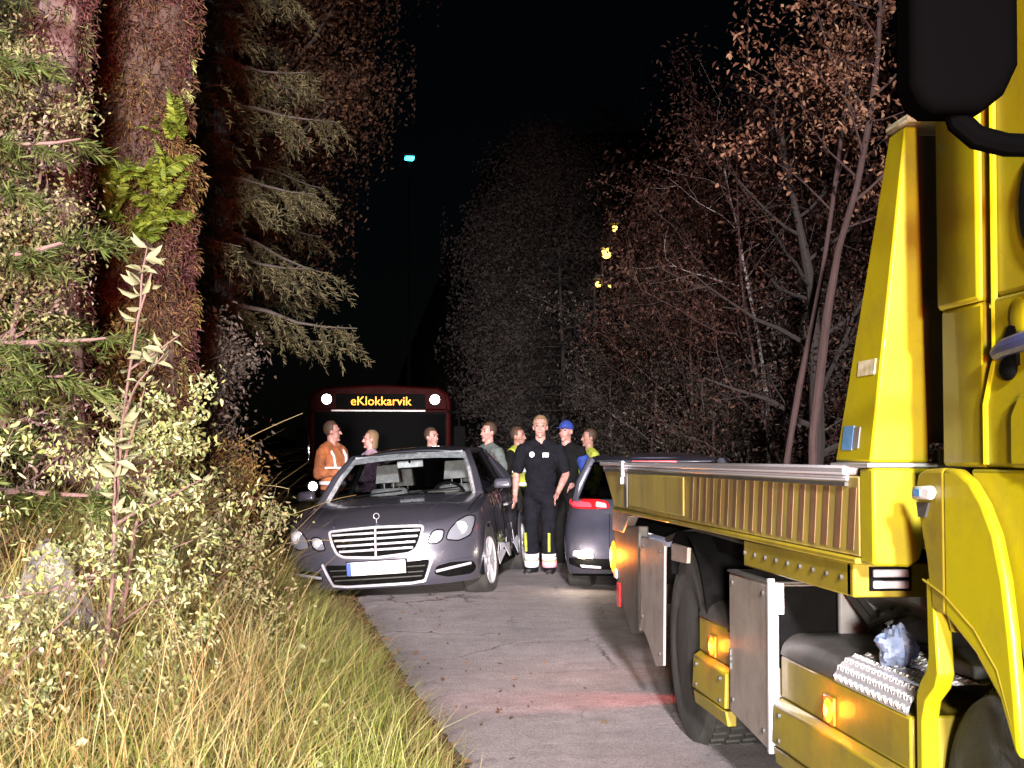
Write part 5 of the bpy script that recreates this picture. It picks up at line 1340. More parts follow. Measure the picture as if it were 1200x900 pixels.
# bumper openings
IN = surf_patch(sal, rpoly([(-.48, .415), (-.30, .405), (.30, .405), (.48, .415), (.415, .232), (.30, .222), (-.30, .222), (-.415, .232)], .03), .003, .003, 'lower_intake', M['dark'], CAR)
for z in (.27, .31, .36):
    strip_on([(-.40 - (z - .27) * .4, z), (.40 + (z - .27) * .4, z)], .006, .007, 'intake_bar', M['dgrey'], IN)
strip_on([(-.515, .44), (-.455, .30), (-.42, .222), (-.30, .208), (.30, .208), (.42, .222), (.455, .30), (.515, .44)], .013, .008, 'bumper_trim', M['silver'], CAR)
for mir, sx in ((False, 1), (True, -1)):
    v = surf_patch(sal, rpoly([(.505, .275), (.53, .345), (.66, .372), (.84, .365), (.86, .30), (.82, .248), (.62, .24)], .03), .003, .003, 'fog_recess', M['dark'], CAR, mirror=mir)
    strip_on([(sx * .525, .300), (sx * .66, .322), (sx * .82, .345)], .0135, .012, 'light_strip', M['chrome'], v)
    # raised wing of the bumper beside the grille
    surf_patch(sal, rpoly([(.475, .46), (.60, .515), (.80, .555), (.865, .56), (.868, .40), (.70, .395), (.545, .375)], .02), .012, .010, 'bumper_wing', M['carpaint'], CAR, mirror=mir, bevel=.008)
# plate
P_ = MB(); P_.box(-.268, .268, -.030, -.016, .308, .428); PL = P_.build('number_plate', M['plate'], CAR, bevel=.006)
P_ = MB(); P_.box(-.268, -.228, -.0325, -.0302, .310, .426); P_.build('blue_band', M['plateblue'], PL)
P_ = MB(); P_.box(-.278, .278, -.016, .02, .298, .436); P_.build('plate_holder', M['dark'], PL, bevel=.004)
# hood creases and gap lines
for sx in (-1, 1):
    m = MB(); m.tube([(sx * (.40 + .22 * t), .12 + 1.2 * t, sal.zc(.12 + 1.2 * t) - .006 + ((sal.ztop(.12 + 1.2 * t)) - sal.zc(.12 + 1.2 * t)) * ((.40 + .22 * t) / .9) ** 2.6) for t in np.linspace(0, 1, 12)], .010, 6); m.build('hood_crease', M['carpaint'], body)
    m = MB(); m.tube([(sx * (.80 + .02 * t), .42 + 1.0 * t, sal.zc(.42 + t) + (sal.ztop(.42 + t) - sal.zc(.42 + t)) * ((.80 + .02 * t) / .9) ** 2.6 + .001) for t in np.linspace(0, 1, 12)], .004, 5); m.build('hood_gap', M['dark'], body)
m = MB(); m.tube([(0, .12, .765), (0, .115, .78), (0, .125, .80)], .004, 6); m.tube([(.026 * math.cos(a), .125, .826 + .026 * math.sin(a)) for a in np.linspace(0, 2 * PI, 22)], .003, 5, caps=False)
o = m.build('hood_ornament', M['chrome'], CAR)
# greenhouse
ZR = 1.475
def roofz(x, y): 
    c = float(np.interp(y, [1.95, 2.3, 2.8, 3.3, 3.62], [1.425, 1.462, 1.475, 1.455, 1.41])); return c - .075 * (abs(x) / .62) ** 2.8
m = MB(); m.grid(lambda u, v: ((u * 2 - 1) * .62, 1.95 + v * 1.67 + .05 * (u * 2 - 1) ** 2 * (1 - 2 * v), roofz((u * 2 - 1) * .62, 1.95 + v * 1.67)), 22, 22); m.build('roof', M['carpaint'], CAR, solid=.012)
m = MB(); m.grid(lambda u, v: ((u * 2 - 1) * .60, 1.99 + v * 1.6, roofz((u * 2 - 1) * .6, 1.99 + v * 1.6) - .03), 12, 12); m.box(-.56, .56, 1.955, 2.0, 1.352, 1.395); m.build('headliner', M['liner'], CAR)
for sx in (-1, 1):
    A0 = Vector((sx * .79, 1.32, .95)); A1 = Vector((sx * .605, 1.99, 1.375)); C1 = Vector((sx * .59, 3.58, 1.355)); C0 = Vector((sx * .74, 4.2, .985)); Bt = Vector((sx * .625, 2.72, 1.40)); Bb = Vector((sx * .845, 2.70, .95))
    m = MB(); m.tube([A0, (A0 + A1) / 2 + Vector((sx * .012, -.02, .02)), A1, Bt + Vector((0, 0, 0)), C1, C0], [.042, .036, .034, .032, .036, .10], 8); m.build('roof_pillar', M['carpaint'], CAR)
    m = MB(); m.tube([A0 + Vector((-sx * .045, .03, .01)), (A0 + A1) / 2 + Vector((-sx * .04, .01, .02)), A1 + Vector((-sx * .035, .02, -.01))], [.030, .026, .024], 6); m.build('pillar_trim', M['liner'], CAR)
    m = MB(); m.tube([Bb, Bt], .035, 6); m.build('door_pillar', M['dark'], CAR)
    for (a, b, c, d) in ((A0, A1, Bt, Bb), (Bb, Bt, C1, C0)):
        m = MB(); m.add([a, b, c, d], [(0, 1, 2, 3)]); m.build('side_window', M['tint'], CAR, smooth=False)
    # belt top between body side and cabin
    m = MB(); m.grid(lambda u, v: (sx * (.885 - .12 * u), 1.36 + v * 2.7, .958 + .012 * u), 2, 20); m.build('belt', M['carpaint'], CAR)
    m = MB(); m.grid(lambda u, v: (sx * .76, 1.4 + v * 2.6, .35 + .60 * u), 2, 6); m.build('door_lining', M['dgrey'], CAR)
    # mirror
    m = MB(); m.hexa([(sx * 1.00 - .10, 1.50, .985), (sx * 1.00 + .10, 1.50, .985), (sx * 1.0 + .085, 1.63, .99), (sx * 1.0 - .085, 1.63, .99)], [(sx * 1.0 - .085, 1.52, 1.085), (sx * 1.0 + .085, 1.52, 1.085), (sx * 1.0 + .08, 1.62, 1.085), (sx * 1.0 - .08, 1.62, 1.085)]); mm = m.build('side_mirror', M['carpaint'], CAR, bevel=.035, seg=4)
    m = MB(); m.tube([(sx * .84, 1.56, .97), (sx * .93, 1.56, 1.0)], [.035, .025], 8); m.build('mirror_foot', M['dark'], mm)
m = MB()
def wsf(u, v):
    s_ = u * 2 - 1; b = Vector((s_ * .755, 1.33 + .10 * s_ * s_, .985 - .03 * s_ * s_)); t_ = Vector((s_ * .60, 1.93 + .05 * s_ * s_, 1.43 - .035 * s_ * s_)); q = b.lerp(t_, v); return (q.x, q.y - .05 * math.sin(v * PI), q.z + .012 * math.sin(v * PI))
m.grid(wsf, 14, 10); m.build('windscreen', M['glass'], CAR)
m = MB(); m.grid(lambda u, v: tuple(Vector(wsf(u, .80 + v * .15)) + Vector((0, .025, -.006))), 14, 2); m.build('sun_strip', M['liner'], CAR)
m = MB(); m.grid(lambda u, v: ((u * 2 - 1) * (.56 + .13 * v), 3.60 + .58 * v, 1.38 - .38 * v), 8, 4); m.build('rear_window', M['tint'], CAR)
# wipers, cowl
m = MB(); m.grid(lambda u, v: ((u * 2 - 1) * .80, 1.22 + .12 * v + .10 * (u * 2 - 1) ** 2, .985 - .02 * v - .04 * (u * 2 - 1) ** 2 + .004), 12, 2); m.build('cowl', M['dark'], CAR)
for x0, x1 in ((-.62, .02), (-.02, .60)):
    m = MB(); m.tube([(x0, 1.30 + .06 * x0 * x0, .985), ((x0 + x1) / 2, 1.31, 1.012), (x1, 1.34, 1.03)], .008, 6); m.build('wiper', M['dark'], CAR)
# cabin
m = MB(); m.prism([(1.40, .60), (1.42, .955), (1.62, .975), (1.86, .93), (1.92, .62)], 'x', -.74, .74); D_ = m.build('dashboard', M['dgrey'], CAR, bevel=.03)
m = MB(); m.box(-.75, .75, 1.4, 4.0, .24, .30); m.build('cabin_floor', M['dark'], CAR)
m = MB(); m.prism([(1.86, .955), (1.60, .975), (1.62, 1.01), (1.84, 1.0)], 'x', .22, .56); m.build('binnacle', M['dgrey'], D_, bevel=.02)
m = MB()
m.tube([(.37 + .185 * math.cos(a), 1.98 + .06 * math.sin(a), .90 + .175 * math.sin(a)) for a in np.linspace(0, 2 * PI, 28)], .015, 8, caps=False); m.tube([(.37, 1.98, .90), (.37, 1.88, .88)], [.06, .03], 10)
for a in (0, PI, -PI / 2): m.tube([(.37, 1.985, .90), (.37 + .18 * math.cos(a), 1.98 + .06 * math.sin(a), .90 + .17 * math.sin(a))], .014, 6)
m.build('steering_wheel', M['dark'], D_)
m = MB(); m.box(-.135, .135, 1.98, 2.0, 1.255, 1.325); MR_ = m.build('rear_view_mirror', M['liner'], CAR, bevel=.02, seg=3)
m = MB(); m.box(-.10, .10, 1.90, 1.96, 1.33, 1.40); m.tube([(0, 1.97, 1.30), (0, 1.96, 1.36)], .015, 6); m.build('sensor_pod', M['dark'], MR_, bevel=.01)
def car_seat(parent, x, y, w, hz=1.05, head=True):
    m = MB(); m.prism([(y - .45, .40), (y - .48, .50), (y + .05, .46), (y + .05, .36)], 'x', x - w, x + w); st = m.build('seat', M['seat'], parent, bevel=.05, seg=3)
    m = MB(); m.hexa([(x - w, y, .45), (x + w, y, .45), (x + w, y + .14, .45), (x - w, y + .14, .45)], [(x - w * .8, y + .16, hz), (x + w * .8, y + .16, hz), (x + w * .8, y + .26, hz), (x - w * .8, y + .26, hz)]); m.build('backrest', M['seat'], st, bevel=.05, seg=3)
    if head:
        m = MB(); m.hexa([(x - .13, y + .15, hz + .06), (x + .13, y + .15, hz + .06), (x + .13, y + .26, hz + .06), (x - .13, y + .26, hz + .06)], [(x - .11, y + .18, hz + .25), (x + .11, y + .18, hz + .25), (x + .11, y + .26, hz + .25), (x - .11, y + .26, hz + .25)])
        for q in (-.05, .05): m.tube([(x + q, y + .21, hz - .05), (x + q, y + .21, hz + .08)], .008, 6)
        m.build('headrest', M['seat'], st, bevel=.035, seg=3)
for x in (-.37, .37): car_seat(CAR, x, 2.45, .25)
for x in (-.40, .40): car_seat(CAR, x, 3.45, .30, 1.0)
# torn sill metal and door edges on the damaged flank
r = random.Random(5)
m = MB()
for k in range(7):
    y = 1.5 + k * .27; z = .22 + r.uniform(0, .18)
    m.add([(.90 + r.uniform(-.05, .03), y, z), (.90 + r.uniform(-.06, .02), y + .32, z + r.uniform(-.05, .2)), (.86 + r.uniform(-.05, .05), y + .3, z + .13), (.87 + r.uniform(-.02, .06), y + .06, z + .12)], [(0, 1, 2, 3)])
m.build('torn_sill', M['silver'], CAR, solid=.006, smooth=False)
for y in (1.55, 2.68, 3.5):
    m = MB(); m.tube([Vector(dent(Vector((sal.w(y, z) + .002, y, z)))) + Vector((.002, 0, 0)) for z in np.linspace(.26, .93, 10)], .006, 5); m.build('door_gap', M['dark'], body)
for y in (2.5, 3.35):
    m = MB(); m.tube([(.88, y, .80), (.91, y + .03, .80), (.91, y + .17, .81), (.88, y + .20, .81)], .012, 6); m.build('door_handle', M['chrome'], CAR)

# ---- dark hatchback, tail towards the camera
ya = rad(-15)
SUV = thing('hatchback_car', 'dark blue-grey hatchback seen from behind, tail light lit, half hidden by the truck bed', 'car', (2.66, 14.15, .05), (0, 0, ya))
SUV.scale = (.95, 1, .93)
b0 = smooth_ip([.15, .25, .40, .55, .70, .80, .95, 1.1], [.16, .06, .0, .0, .04, .10, .12, .20])
b1 = smooth_ip([.15, .3, .6, .9, 1.05], [.12, .02, .0, .05, .10])
pf = smooth_ip([.15, .3, .5, .72, .88, 1.05], [.94, .975, 1.0, .995, .97, .90])
hb = Shell(4.35, .925, smooth_ip([0, .3, 1.0, 2.6, 3.6, 4.35], [.98, 1.0, .99, .96, .85, .74]), smooth_ip([0, .3, 1.0, 2.6, 3.6, 4.35], [1.0, 1.02, 1.0, 1.0, .90, .76]), b0, b1, pf, .40, .5, 3.0,
           zb_fn=smooth_ip([0, .4, 4, 4.35], [.26, .22, .2, .22]))
hbody = hb.build('body', M['suvpaint'], SUV, (.80, 3.45), (.45, 3.1))
for sx in (-1, 1):
    for y in (.80, 3.45):
        car_wheel(SUV, sx * .915, y, .335, .335, .225)
        m = MB(); m.grid(lambda u, v: (sx * (.50 + .40 * v), y + .375 * math.cos(-.3 + u * (PI + .6)), .335 + .375 * math.sin(-.3 + u * (PI + .6))), 16, 2); m.build('wheel_well', M['dark'], SUV)
m = MB(); m.box(-.85, .85, .35, 4.0, .2, .27); m.build('underbody', M['dark'], SUV)
def rz2(x, y): return float(np.interp(y, [.30, .6, 1.2, 2.2, 2.7], [1.42, 1.455, 1.475, 1.44, 1.38])) - .09 * (abs(x) / .66) ** 2.8
m = MB(); m.grid(lambda u, v: ((u * 2 - 1) * (.66), .26 + v * 2.4, rz2((u * 2 - 1) * .66, .26 + v * 2.4)), 20, 20); m.build('roof', M['suvpaint'], SUV, solid=.012)
m = MB(); m.hexa([(-.58, .14, 1.375), (.58, .14, 1.375), (.60, .34, 1.405), (-.60, .34, 1.405)], [(-.56, .15, 1.392), (.56, .15, 1.392), (.60, .34, 1.43), (-.60, .34, 1.43)]); m.build('roof_spoiler', M['suvpaint'], SUV, bevel=.01)
m = MB(); m.box(-.22, .22, .128, .141, 1.374, 1.384); m.build('brake_light', M['red_on'], SUV)
for sx in (-1, 1):
    m = MB(); m.tube([(sx * .79, .26, .97), (sx * .75, .25, 1.16), (sx * .655, .30, 1.37), (sx * .63, 1.3, 1.42), (sx * .62, 2.5, 1.37), (sx * .80, 3.15, .96)], [.055, .05, .05, .04, .04, .045], 8); m.build('roof_pillar', M['suvpaint'], SUV)
    m = MB(); m.add([(sx * .86, .45, .99), (sx * .65, .55, 1.37), (sx * .62, 2.5, 1.36), (sx * .82, 3.0, .97)], [(0, 1, 2, 3)]); m.build('side_window', M['tint'], SUV, smooth=False)
    lp = rpoly([(.44, .905), (.46, .975), (.62, 1.005), (.80, 1.015), (.90, .985), (.895, .925), (.80, .90), (.62, .895)], .025)
    tl = surf_patch(hb, lp, .012, .014, 'tail_light', M['red'], SUV, mirror=sx < 0, bevel=.004)
    surf_patch(hb, rpoly([(.62, .915), (.64, .96), (.80, .975), (.86, .955), (.84, .925), (.76, .915)], .02), .027, .004, 'light_element', M['red_on'], tl, mirror=sx < 0)
    surf_patch(hb, rpoly([(.47, .91), (.48, .955), (.58, .975), (.585, .92)], .015), .026, .004, 'clear_lens', M['pinkref'], tl, mirror=sx < 0)
    fl = surf_patch(hb, rpoly([(.60, .40), (.60, .47), (.80, .48), (.82, .42)], .02), .004, .006, 'reversing_light', M['silver'], SUV, mirror=sx < 0)
    m = MB(); y0 = hb.yf(.70, .44); m.ell((sx * .70, y0 - .012, .44), (.075, .018, .042), 16, 10); m.build('bulb', M['lamp_warm'], fl)
    if sx < 0:
        d = bpy.data.lights.new('reversing_glow', 'POINT'); d.energy = 14; d.color = (1, .82, .62); d.shadow_soft_size = .04
        lo = bpy.data.objects.new('reversing_glow', d); COL.objects.link(lo); lo.parent = SUV; lo.location = (sx * .70, y0 - .09, .44)
m = MB(); m.grid(lambda u, v: ((u * 2 - 1) * (.76 - .14 * v), .115 + .10 * v + .03 * (u * 2 - 1) ** 2, 1.0 + .37 * v), 12, 6); m.build('rear_window', M['tint'], SUV)
m = MB(); m.grid(lambda u, v: ((u * 2 - 1) * .80, 3.1 - .55 * v, .98 + .40 * v), 8, 4); m.build('windscreen', M['tint'], SUV)
surf_patch(hb, rpoly([(-.86, .335), (-.86, .40), (.86, .40), (.86, .335), (.7, .29), (-.7, .29)], .02), .006, .008, 'bumper_insert', M['dark'], SUV)
for sx in (-1, 1): surf_patch(hb, rpoly([(.52, .30), (.52, .325), (.74, .335), (.72, .305)], .008), .016, .006, 'exhaust_trim', M['chrome'], SUV, mirror=sx < 0)
surf_patch(hb, rpoly([(-.56, .87), (-.50, .885), (.50, .885), (.56, .87), (.50, .845), (-.50, .845)], .01), .010, .012, 'boot_lip', M['suvpaint'], SUV, bevel=.006)
m = MB(); m.box(-.26, .26, b0(.70) - .018, b0(.70) + .02, .64, .75); m.build('number_plate', M['plate'], SUV, bevel=.005)
surf_patch(hb, [(.43, .52), (.445, .88), (.45, .88), (.435, .52)], .002, .003, 'hatch_gap', M['dark'], SUV, mirror=True)
m = MB(); m.prism([(0.9, .40), (2.9, .40), (2.7, .95), (1.2, 1.1)], 'x', -.7, .7); m.build('seats', M['dgrey'], SUV, bevel=.04)

# ---- bus
BUS = thing('city_bus', 'dark red bus behind the crowd, amber destination sign lit between two round lamps', 'bus', (.25, 27.6, -.2), (0, 0, rad(1.5)))
m = MB(); m.prism([(-1.275, .30), (1.275, .30), (1.275, 2.55), (1.22, 2.72), (1.05, 2.82), (0, 2.87), (-1.05, 2.82), (-1.22, 2.72), (-1.275, 2.55)], 'y', .12, 11.5); m.build('body', M['busred'], BUS, bevel=.05, seg=3)
m = MB(); m.prism([(-1.20, 2.42), (1.20, 2.42), (1.16, 2.70), (1.02, 2.80), (0, 2.845), (-1.02, 2.80), (-1.16, 2.70)], 'y', .02, .118); m.build('sign_housing', M['busred'], BUS, bevel=.02)
m = MB(); m.box(-.80, .80, .006, .019, 2.44, 2.70); sg = m.build('destination_sign', M['dark'], BUS, bevel=.004)
def text(body, size, loc, rot, mt, parent, name, extrude=.004):
    c = bpy.data.curves.new(name, 'FONT'); c.body = body; c.size = size; c.align_x = 'CENTER'; c.align_y = 'CENTER'; c.extrude = extrude; c.materials.append(mt); c.offset = .0
    tmp = bpy.data.objects.new('tmp', c); me = bpy.data.meshes.new_from_object(tmp); bpy.data.objects.remove(tmp); bpy.data.curves.remove(c)
    o = bpy.data.objects.new(name, me); COL.objects.link(o); o.parent = parent; o.location = loc; o.rotation_euler = rot; return o
text("eKlokkarvik", .225, (0, 0, 2.565), (PI / 2, 0, 0), M['amberled'], sg, 'sign_text')
for sx in (-1, 1):
    m = MB(); m.lathe([(.0, .10), (-.05, .105), (-.06, .085)], (sx * .965, .02, 2.60), 'y', 24); L_ = m.build('roof_lamp', M['dgrey'], BUS)
    m = MB(); m.ell((sx * .965, -.040, 2.60), (.085, .02, .085), 18, 10); m.build('lens', M['lamp'], L_)
    m = MB(); m.lathe([(.02, .11), (-.03, .11), (-.035, .09)], (sx * 1.20, .05, 1.05), 'y', 20); L_ = m.build('headlight', M['dgrey'], BUS)
    m = MB(); m.ell((sx * 1.20, .012, 1.05), (.075, .02, .075), 16, 10); m.build('lens', M['lamp'], L_)
    m = MB(); m.tube([(sx * 1.2, .15, 2.4), (sx * 1.38, -.1, 2.35), (sx * 1.40, -.12, 2.1)], .025, 6); m.prism([(sx * 1.40 - .1, 1.72), (sx * 1.40 + .1, 1.72), (sx * 1.40 + .1, 2.12), (sx * 1.40 - .1, 2.12)], 'y', -.17, -.07); m.build('bus_mirror', M['dark'], BUS, bevel=.02)
m = MB(); m.grid(lambda u, v: ((u * 2 - 1) * 1.18, .05 + .07 * (u * 2 - 1) ** 4 - .03 * (1 - v), 1.20 + 1.18 * v), 14, 4); WS = m.build('windscreen', M['dark'], BUS)
m = MB(); m.box(-.88, .80, .0, .03, 2.385, 2.412); m.build('windscreen_trim', M['white'], BUS, bevel=.004)
m = MB(); m.grid(lambda u, v: ((u * 2 - 1) * 1.16, .034 + .07 * (u * 2 - 1) ** 4 - .03 * (1 - v), 1.24 + 1.10 * v), 14, 4); m.build('pane', mat('dark_bus_glass', (.0015, .0015, .0018), .6, spec=.02), WS)
for x0, x1 in ((-.9, -.2), (-.05, .65)):
    m = MB(); m.tube([(x0, .0, 1.22), ((x0 + x1) / 2, -.01, 1.35), (x1, .0, 1.5)], .014, 6); m.build('wiper', M['dark'], BUS)
m = MB(); m.prism([(-1.25, .32), (1.25, .32), (1.25, .62), (-1.25, .62)], 'y', .0, .115); m.build('bumper', M['dgrey'], BUS, bevel=.03)
for y in (2.2, 8.6):
    for sx in (-1, 1):
        m = MB(); m.lathe([(0, .25), (.0, .45), (-sx * .04, .48), (-sx * .26, .48), (-sx * .28, .44)], (sx * 1.25, y, .48), 'x', 28); m.build('wheel', M['rubber'], BUS)
for sx in (-1, 1):
    for k in range(6):
        m = MB(); m.box(min(sx * 1.276, sx * 1.282), max(sx * 1.276, sx * 1.282), .6 + k * 1.75, 2.2 + k * 1.75, 1.3, 2.35); m.build('side_window', M['tint'], BUS)
# ------------------------------------------------------------------ people
FOLD = bpy.data.textures.new('cloth_folds', 'CLOUDS'); FOLD.noise_scale = .11; FOLD.noise_depth = 2
def folds(o, k=.03):
    d = o.modifiers.new('folds', 'DISPLACE'); d.texture = FOLD; d.texture_coords = 'GLOBAL'; d.strength = k; d.mid_level = .42
    return o
def person(label, loc, H=1.78, rz=0.0, skin='skin', hair='hair', top='black', legs='black', sleeves='short', arms=None, vest=None, cap=None, vox=.011, bands=None,
           hairlen=0, lean=0.0, head_turn=0.0, girth=1.0, belly=1.0, badges=False, cuffs=False, hands=True, collar=None, group='people gathered between the cars', stance=.0):
    k = H / 1.78
    root = thing('person', label, 'person', loc, (0, 0, rz), group)
    g = girth
    R = lambda p: Vector(p) * k
    A = arms or [((.275, .03, 1.14), (.285, -.06, .89)), ((-.275, .03, 1.14), (-.285, -.06, .89))]
    hz = Matrix.Rotation(head_turn, 4, 'Z')
    def hd(p): return R((0, -.02, 1.56)) + hz @ R(Vector(p) - Vector((0, -.02, 1.56)))
    feet = [(.10 + stance, -.02), (-.11 - stance, .04)]
    b = MB()
    # head
    b.ell(hd((0, .012, 1.685)), (.074 * k, .094 * k, .098 * k), 24, 16); b.ell(hd((0, -.022, 1.615)), (.058 * k, .066 * k, .075 * k), 20, 14)
    b.cap(hd((0, -.088, 1.672)), hd((0, -.108, 1.632)), .009 * k, .014 * k, 10); b.ell(hd((0, -.072, 1.557)), (.026 * k, .022 * k, .02 * k), 10, 8)
    b.cap(hd((-.035, -.078, 1.695)), hd((.035, -.078, 1.695)), .012 * k, n=8)
    for s_ in (-1, 1): b.ell(hd((s_ * .076, .012, 1.655)), (.012 * k, .022 * k, .034 * k), 10, 8); b.ell(hd((s_ * .04, -.058, 1.63)), (.022 * k, .02 * k, .02 * k), 10, 8)
    b.cap(R((0, .015, 1.42)), hd((0, .01, 1.60)), .062 * k, .057 * k, 14)
    for s_ in (-1, 1): b.cap(R((s_ * .02, .02, 1.485)), R((s_ * .15 * g, .015, 1.425)), .05 * k, .05 * k, 12)
    # trunk
    b.ell(R((0, .0, 1.28)), (.165 * g * k, .108 * g * k, .19 * k), 20, 14); b.cap(R((-.15 * g, .01, 1.415)), R((.15 * g, .01, 1.415)), .062 * k); b.ell(R((0, 0, 1.08)), (.148 * g * k, .105 * g * belly * k, .17 * k), 20, 14); b.ell(R((0, .01, .94)), (.162 * g * k, .12 * g * k, .13 * k), 20, 14)
    for i, s_ in enumerate((1, -1)):
        sh = R((s_ * .195 * g, .01, 1.405)); el = R((A[i][0][0] + (g - 1) * .2 * s_, A[i][0][1], A[i][0][2])); wr = R((A[i][1][0] + (g - 1) * .2 * s_, A[i][1][1], A[i][1][2]))
        b.cap(sh, el, .052 * k, .040 * k, 14); b.cap(el, el.lerp(wr, .3), .041 * k, .043 * k, 14); b.cap(el.lerp(wr, .3), wr, .043 * k, .027 * k, 14)
        if hands:
            d = (wr - el).normalized(); sd = Vector((0, -1, 0)); sd = (sd - d * sd.dot(d)).normalized(); nn = d.cross(sd)
            pc = wr + d * .055 * k
            b.cap(wr, pc, .026 * k, .030 * k, 10)
            for q in range(4):
                o_ = (q - 1.5) * .0205 * k
                p0 = pc + sd * o_ + d * .012 * k; l1 = (.045, .05, .047, .036)[q] * k
                p1 = p0 + (d + nn * -s_ * .12).normalized() * l1; p2 = p1 + (d * .8 + nn * -s_ * .45).normalized() * l1 * .8
                b.cap(p0, p1, .0105 * k, .0098 * k, 8); b.cap(p1, p2, .0098 * k, .0085 * k, 8)
            p0 = wr + sd * .024 * k + d * .02 * k; p1 = p0 + (d * .75 + sd * .6).normalized() * .045 * k; p2 = p1 + (d + sd * .15).normalized() * .03 * k
            b.cap(p0, p1, .013 * k, .011 * k, 8); b.cap(p1, p2, .011 * k, .009 * k, 8)
        fx, fy = feet[i]; fx = abs(fx) * s_
        hip = R((s_ * .09 * g, .01, .90)); kn = R(((s_ * .095 + fx) / 2, -.03 + fy * .5, .50)); an = R((fx, fy + .02, .09))
        b.cap(hip, kn, .082 * g * k, .056 * k, 16); b.cap(kn, kn.lerp(an, .35), .054 * k, .056 * k, 14); b.cap(kn.lerp(an, .35), an, .056 * k, .036 * k, 14)
        b.cap(R((fx, fy + .05, .045)), R((fx * 1.25, fy - .13, .035)), .038 * k, .034 * k, 10)
    b.build('body', M[skin], root, remesh=.0085 if hands else vox, smoothit=3)
    # face
    for s_ in (-1, 1):
        m = MB(); m.ell(hd((s_ * .033, -.0835, 1.672)), (.0125 * k, .008 * k, .0075 * k), 10, 8); m.build('eye', M['eye'], root)
        m = MB(); m.cap(hd((s_ * .016, -.095, 1.700)), hd((s_ * .052, -.082, 1.698)), .005 * k, .004 * k, 6); m.build('eyebrow', M[hair], root)
    m = MB(); m.cap(hd((-.022, -.086, 1.597)), hd((.022, -.086, 1.597)), .007 * k, n=8); m.build('mouth', M['lip'], root)
    # hair or cap
    if cap:
        m = MB(); m.ell(hd((0, .014, 1.70)), (.088 * k, .106 * k, .100 * k), 22, 14); m.v = [v for v in m.v]
        o = MB(); 
        for v in m.v: v.z = max(v.z, 1.685 * k)
        h_ = m.build('cap', M[cap], root)
        m = MB(); m.prism([(-.06 * k, -.075 * k), (.06 * k, -.075 * k), (.045 * k, -.165 * k), (-.045 * k, -.165 * k)], 'z', 1.700 * k, 1.708 * k); m.v = [hz @ v for v in m.v]; m.build('peak', M[cap], h_, bevel=.003)
    else:
        m = MB(); m.ell(hd((0, .026, 1.70)), (.086 * k, .100 * k, .100 * k), 24, 18)
        hc = hd((0, 0, 1.68))
        for v in m.v:
            q = hz.inverted() @ (v - R((0, -.02, 1.56)))
            q = q / k + Vector((0, -.02, 1.56))
            lim = 1.735 if q.y < -.035 else (1.66 if q.y < .02 else 1.60 - hairlen)
            if q.z < lim and not (hairlen and q.y > .02):
                pull = Vector((q.x * .80, q.y * .72 + .012, max(q.z, 1.60))); q = pull
            if hairlen and q.y > .02 and q.z < 1.66: q = Vector((q.x * 1.05, q.y * .95, q.z - hairlen))
            n_ = noise.noise(Vector((q.x * 38, q.y * 38, q.z * 22))) * .006
            q = q + (q - Vector((0, .02, 1.68))).normalized() * n_
            v.xyz = hd(q)
        m.build('hair', M[hair], root)
    # clothes follow the body
    t = MB(); e = .014
    t.ell(R((0, .0, 1.28)), ((.165 * g + e) * k, (.108 * g + e) * k, .19 * k), 20, 14); t.cap(R((-.155 * g, .01, 1.408)), R((.155 * g, .01, 1.408)), .080 * k)
    for s_ in (-1, 1): t.cap(R((s_ * .03, .02, 1.475)), R((s_ * .155 * g, .015, 1.425)), .064 * k, .066 * k, 12); t.ell(R((0, 0, 1.10)), ((.152 * g + e) * k, (.105 * g * belly + e) * k, .19 * k), 20, 14)
    t.ell(R((0, .005, .96)), ((.165 * g + e) * k, (.122 * g + e) * k, .09 * k), 20, 14)
    t.cap(R((0, .015, 1.40)), R((0, .012, 1.468)), .075 * k, .064 * k)
    for i, s_ in enumerate((1, -1)):
        sh = R((s_ * .195 * g, .01, 1.405)); el = R((A[i][0][0] + (g - 1) * .2 * s_, A[i][0][1], A[i][0][2])); wr = R((A[i][1][0] + (g - 1) * .2 * s_, A[i][1][1], A[i][1][2]))
        if sleeves == 'short': t.cap(sh, sh.lerp(el, .78), .072 * k, .063 * k, 14)
        else: t.cap(sh, el, .072 * k, .058 * k, 14); t.cap(el, el.lerp(wr, .93), .057 * k, .046 * k, 14)
    sh_ = t.build('jacket' if sleeves == 'long' else 'shirt', M[top], root, remesh=vox, smoothit=2); folds(sh_)
    if vest:
        v_ = MB(); e2 = .026
        v_.ell(R((0, .0, 1.28)), ((.165 * g + e2) * k, (.108 * g + e2) * k, .185 * k), 20, 14); v_.cap(R((-.150 * g, .01, 1.412)), R((.150 * g, .01, 1.412)), .090 * k)
        for s_ in (-1, 1): v_.cap(R((s_ * .06, .02, 1.47)), R((s_ * .15 * g, .015, 1.43)), .074 * k, .076 * k, 12); v_.ell(R((0, 0, 1.06)), ((.155 * g + e2) * k, (.110 * g * belly + e2) * k, .20 * k), 20, 14)
        vs_ = v_.build('vest', M[vest], root, remesh=vox, smoothit=2); folds(vs_, .02)
        for z in (1.02, 1.20):
            m = MB(); m.lathe([(-.022 * k, 1), (.022 * k, 1)], (0, 0, 0), 'z', 36); a_, c_ = (.155 * g + e2 + .016) * k, (.110 * g * belly + e2 + .014) * k
            m.v = [Vector((q.x * a_, q.y * c_, q.z + z * k)) for q in m.v]; m.f = [f for f in m.f if len(f) == 4]; m.build('reflective_band', M['reflect'], vs_, solid=.003)
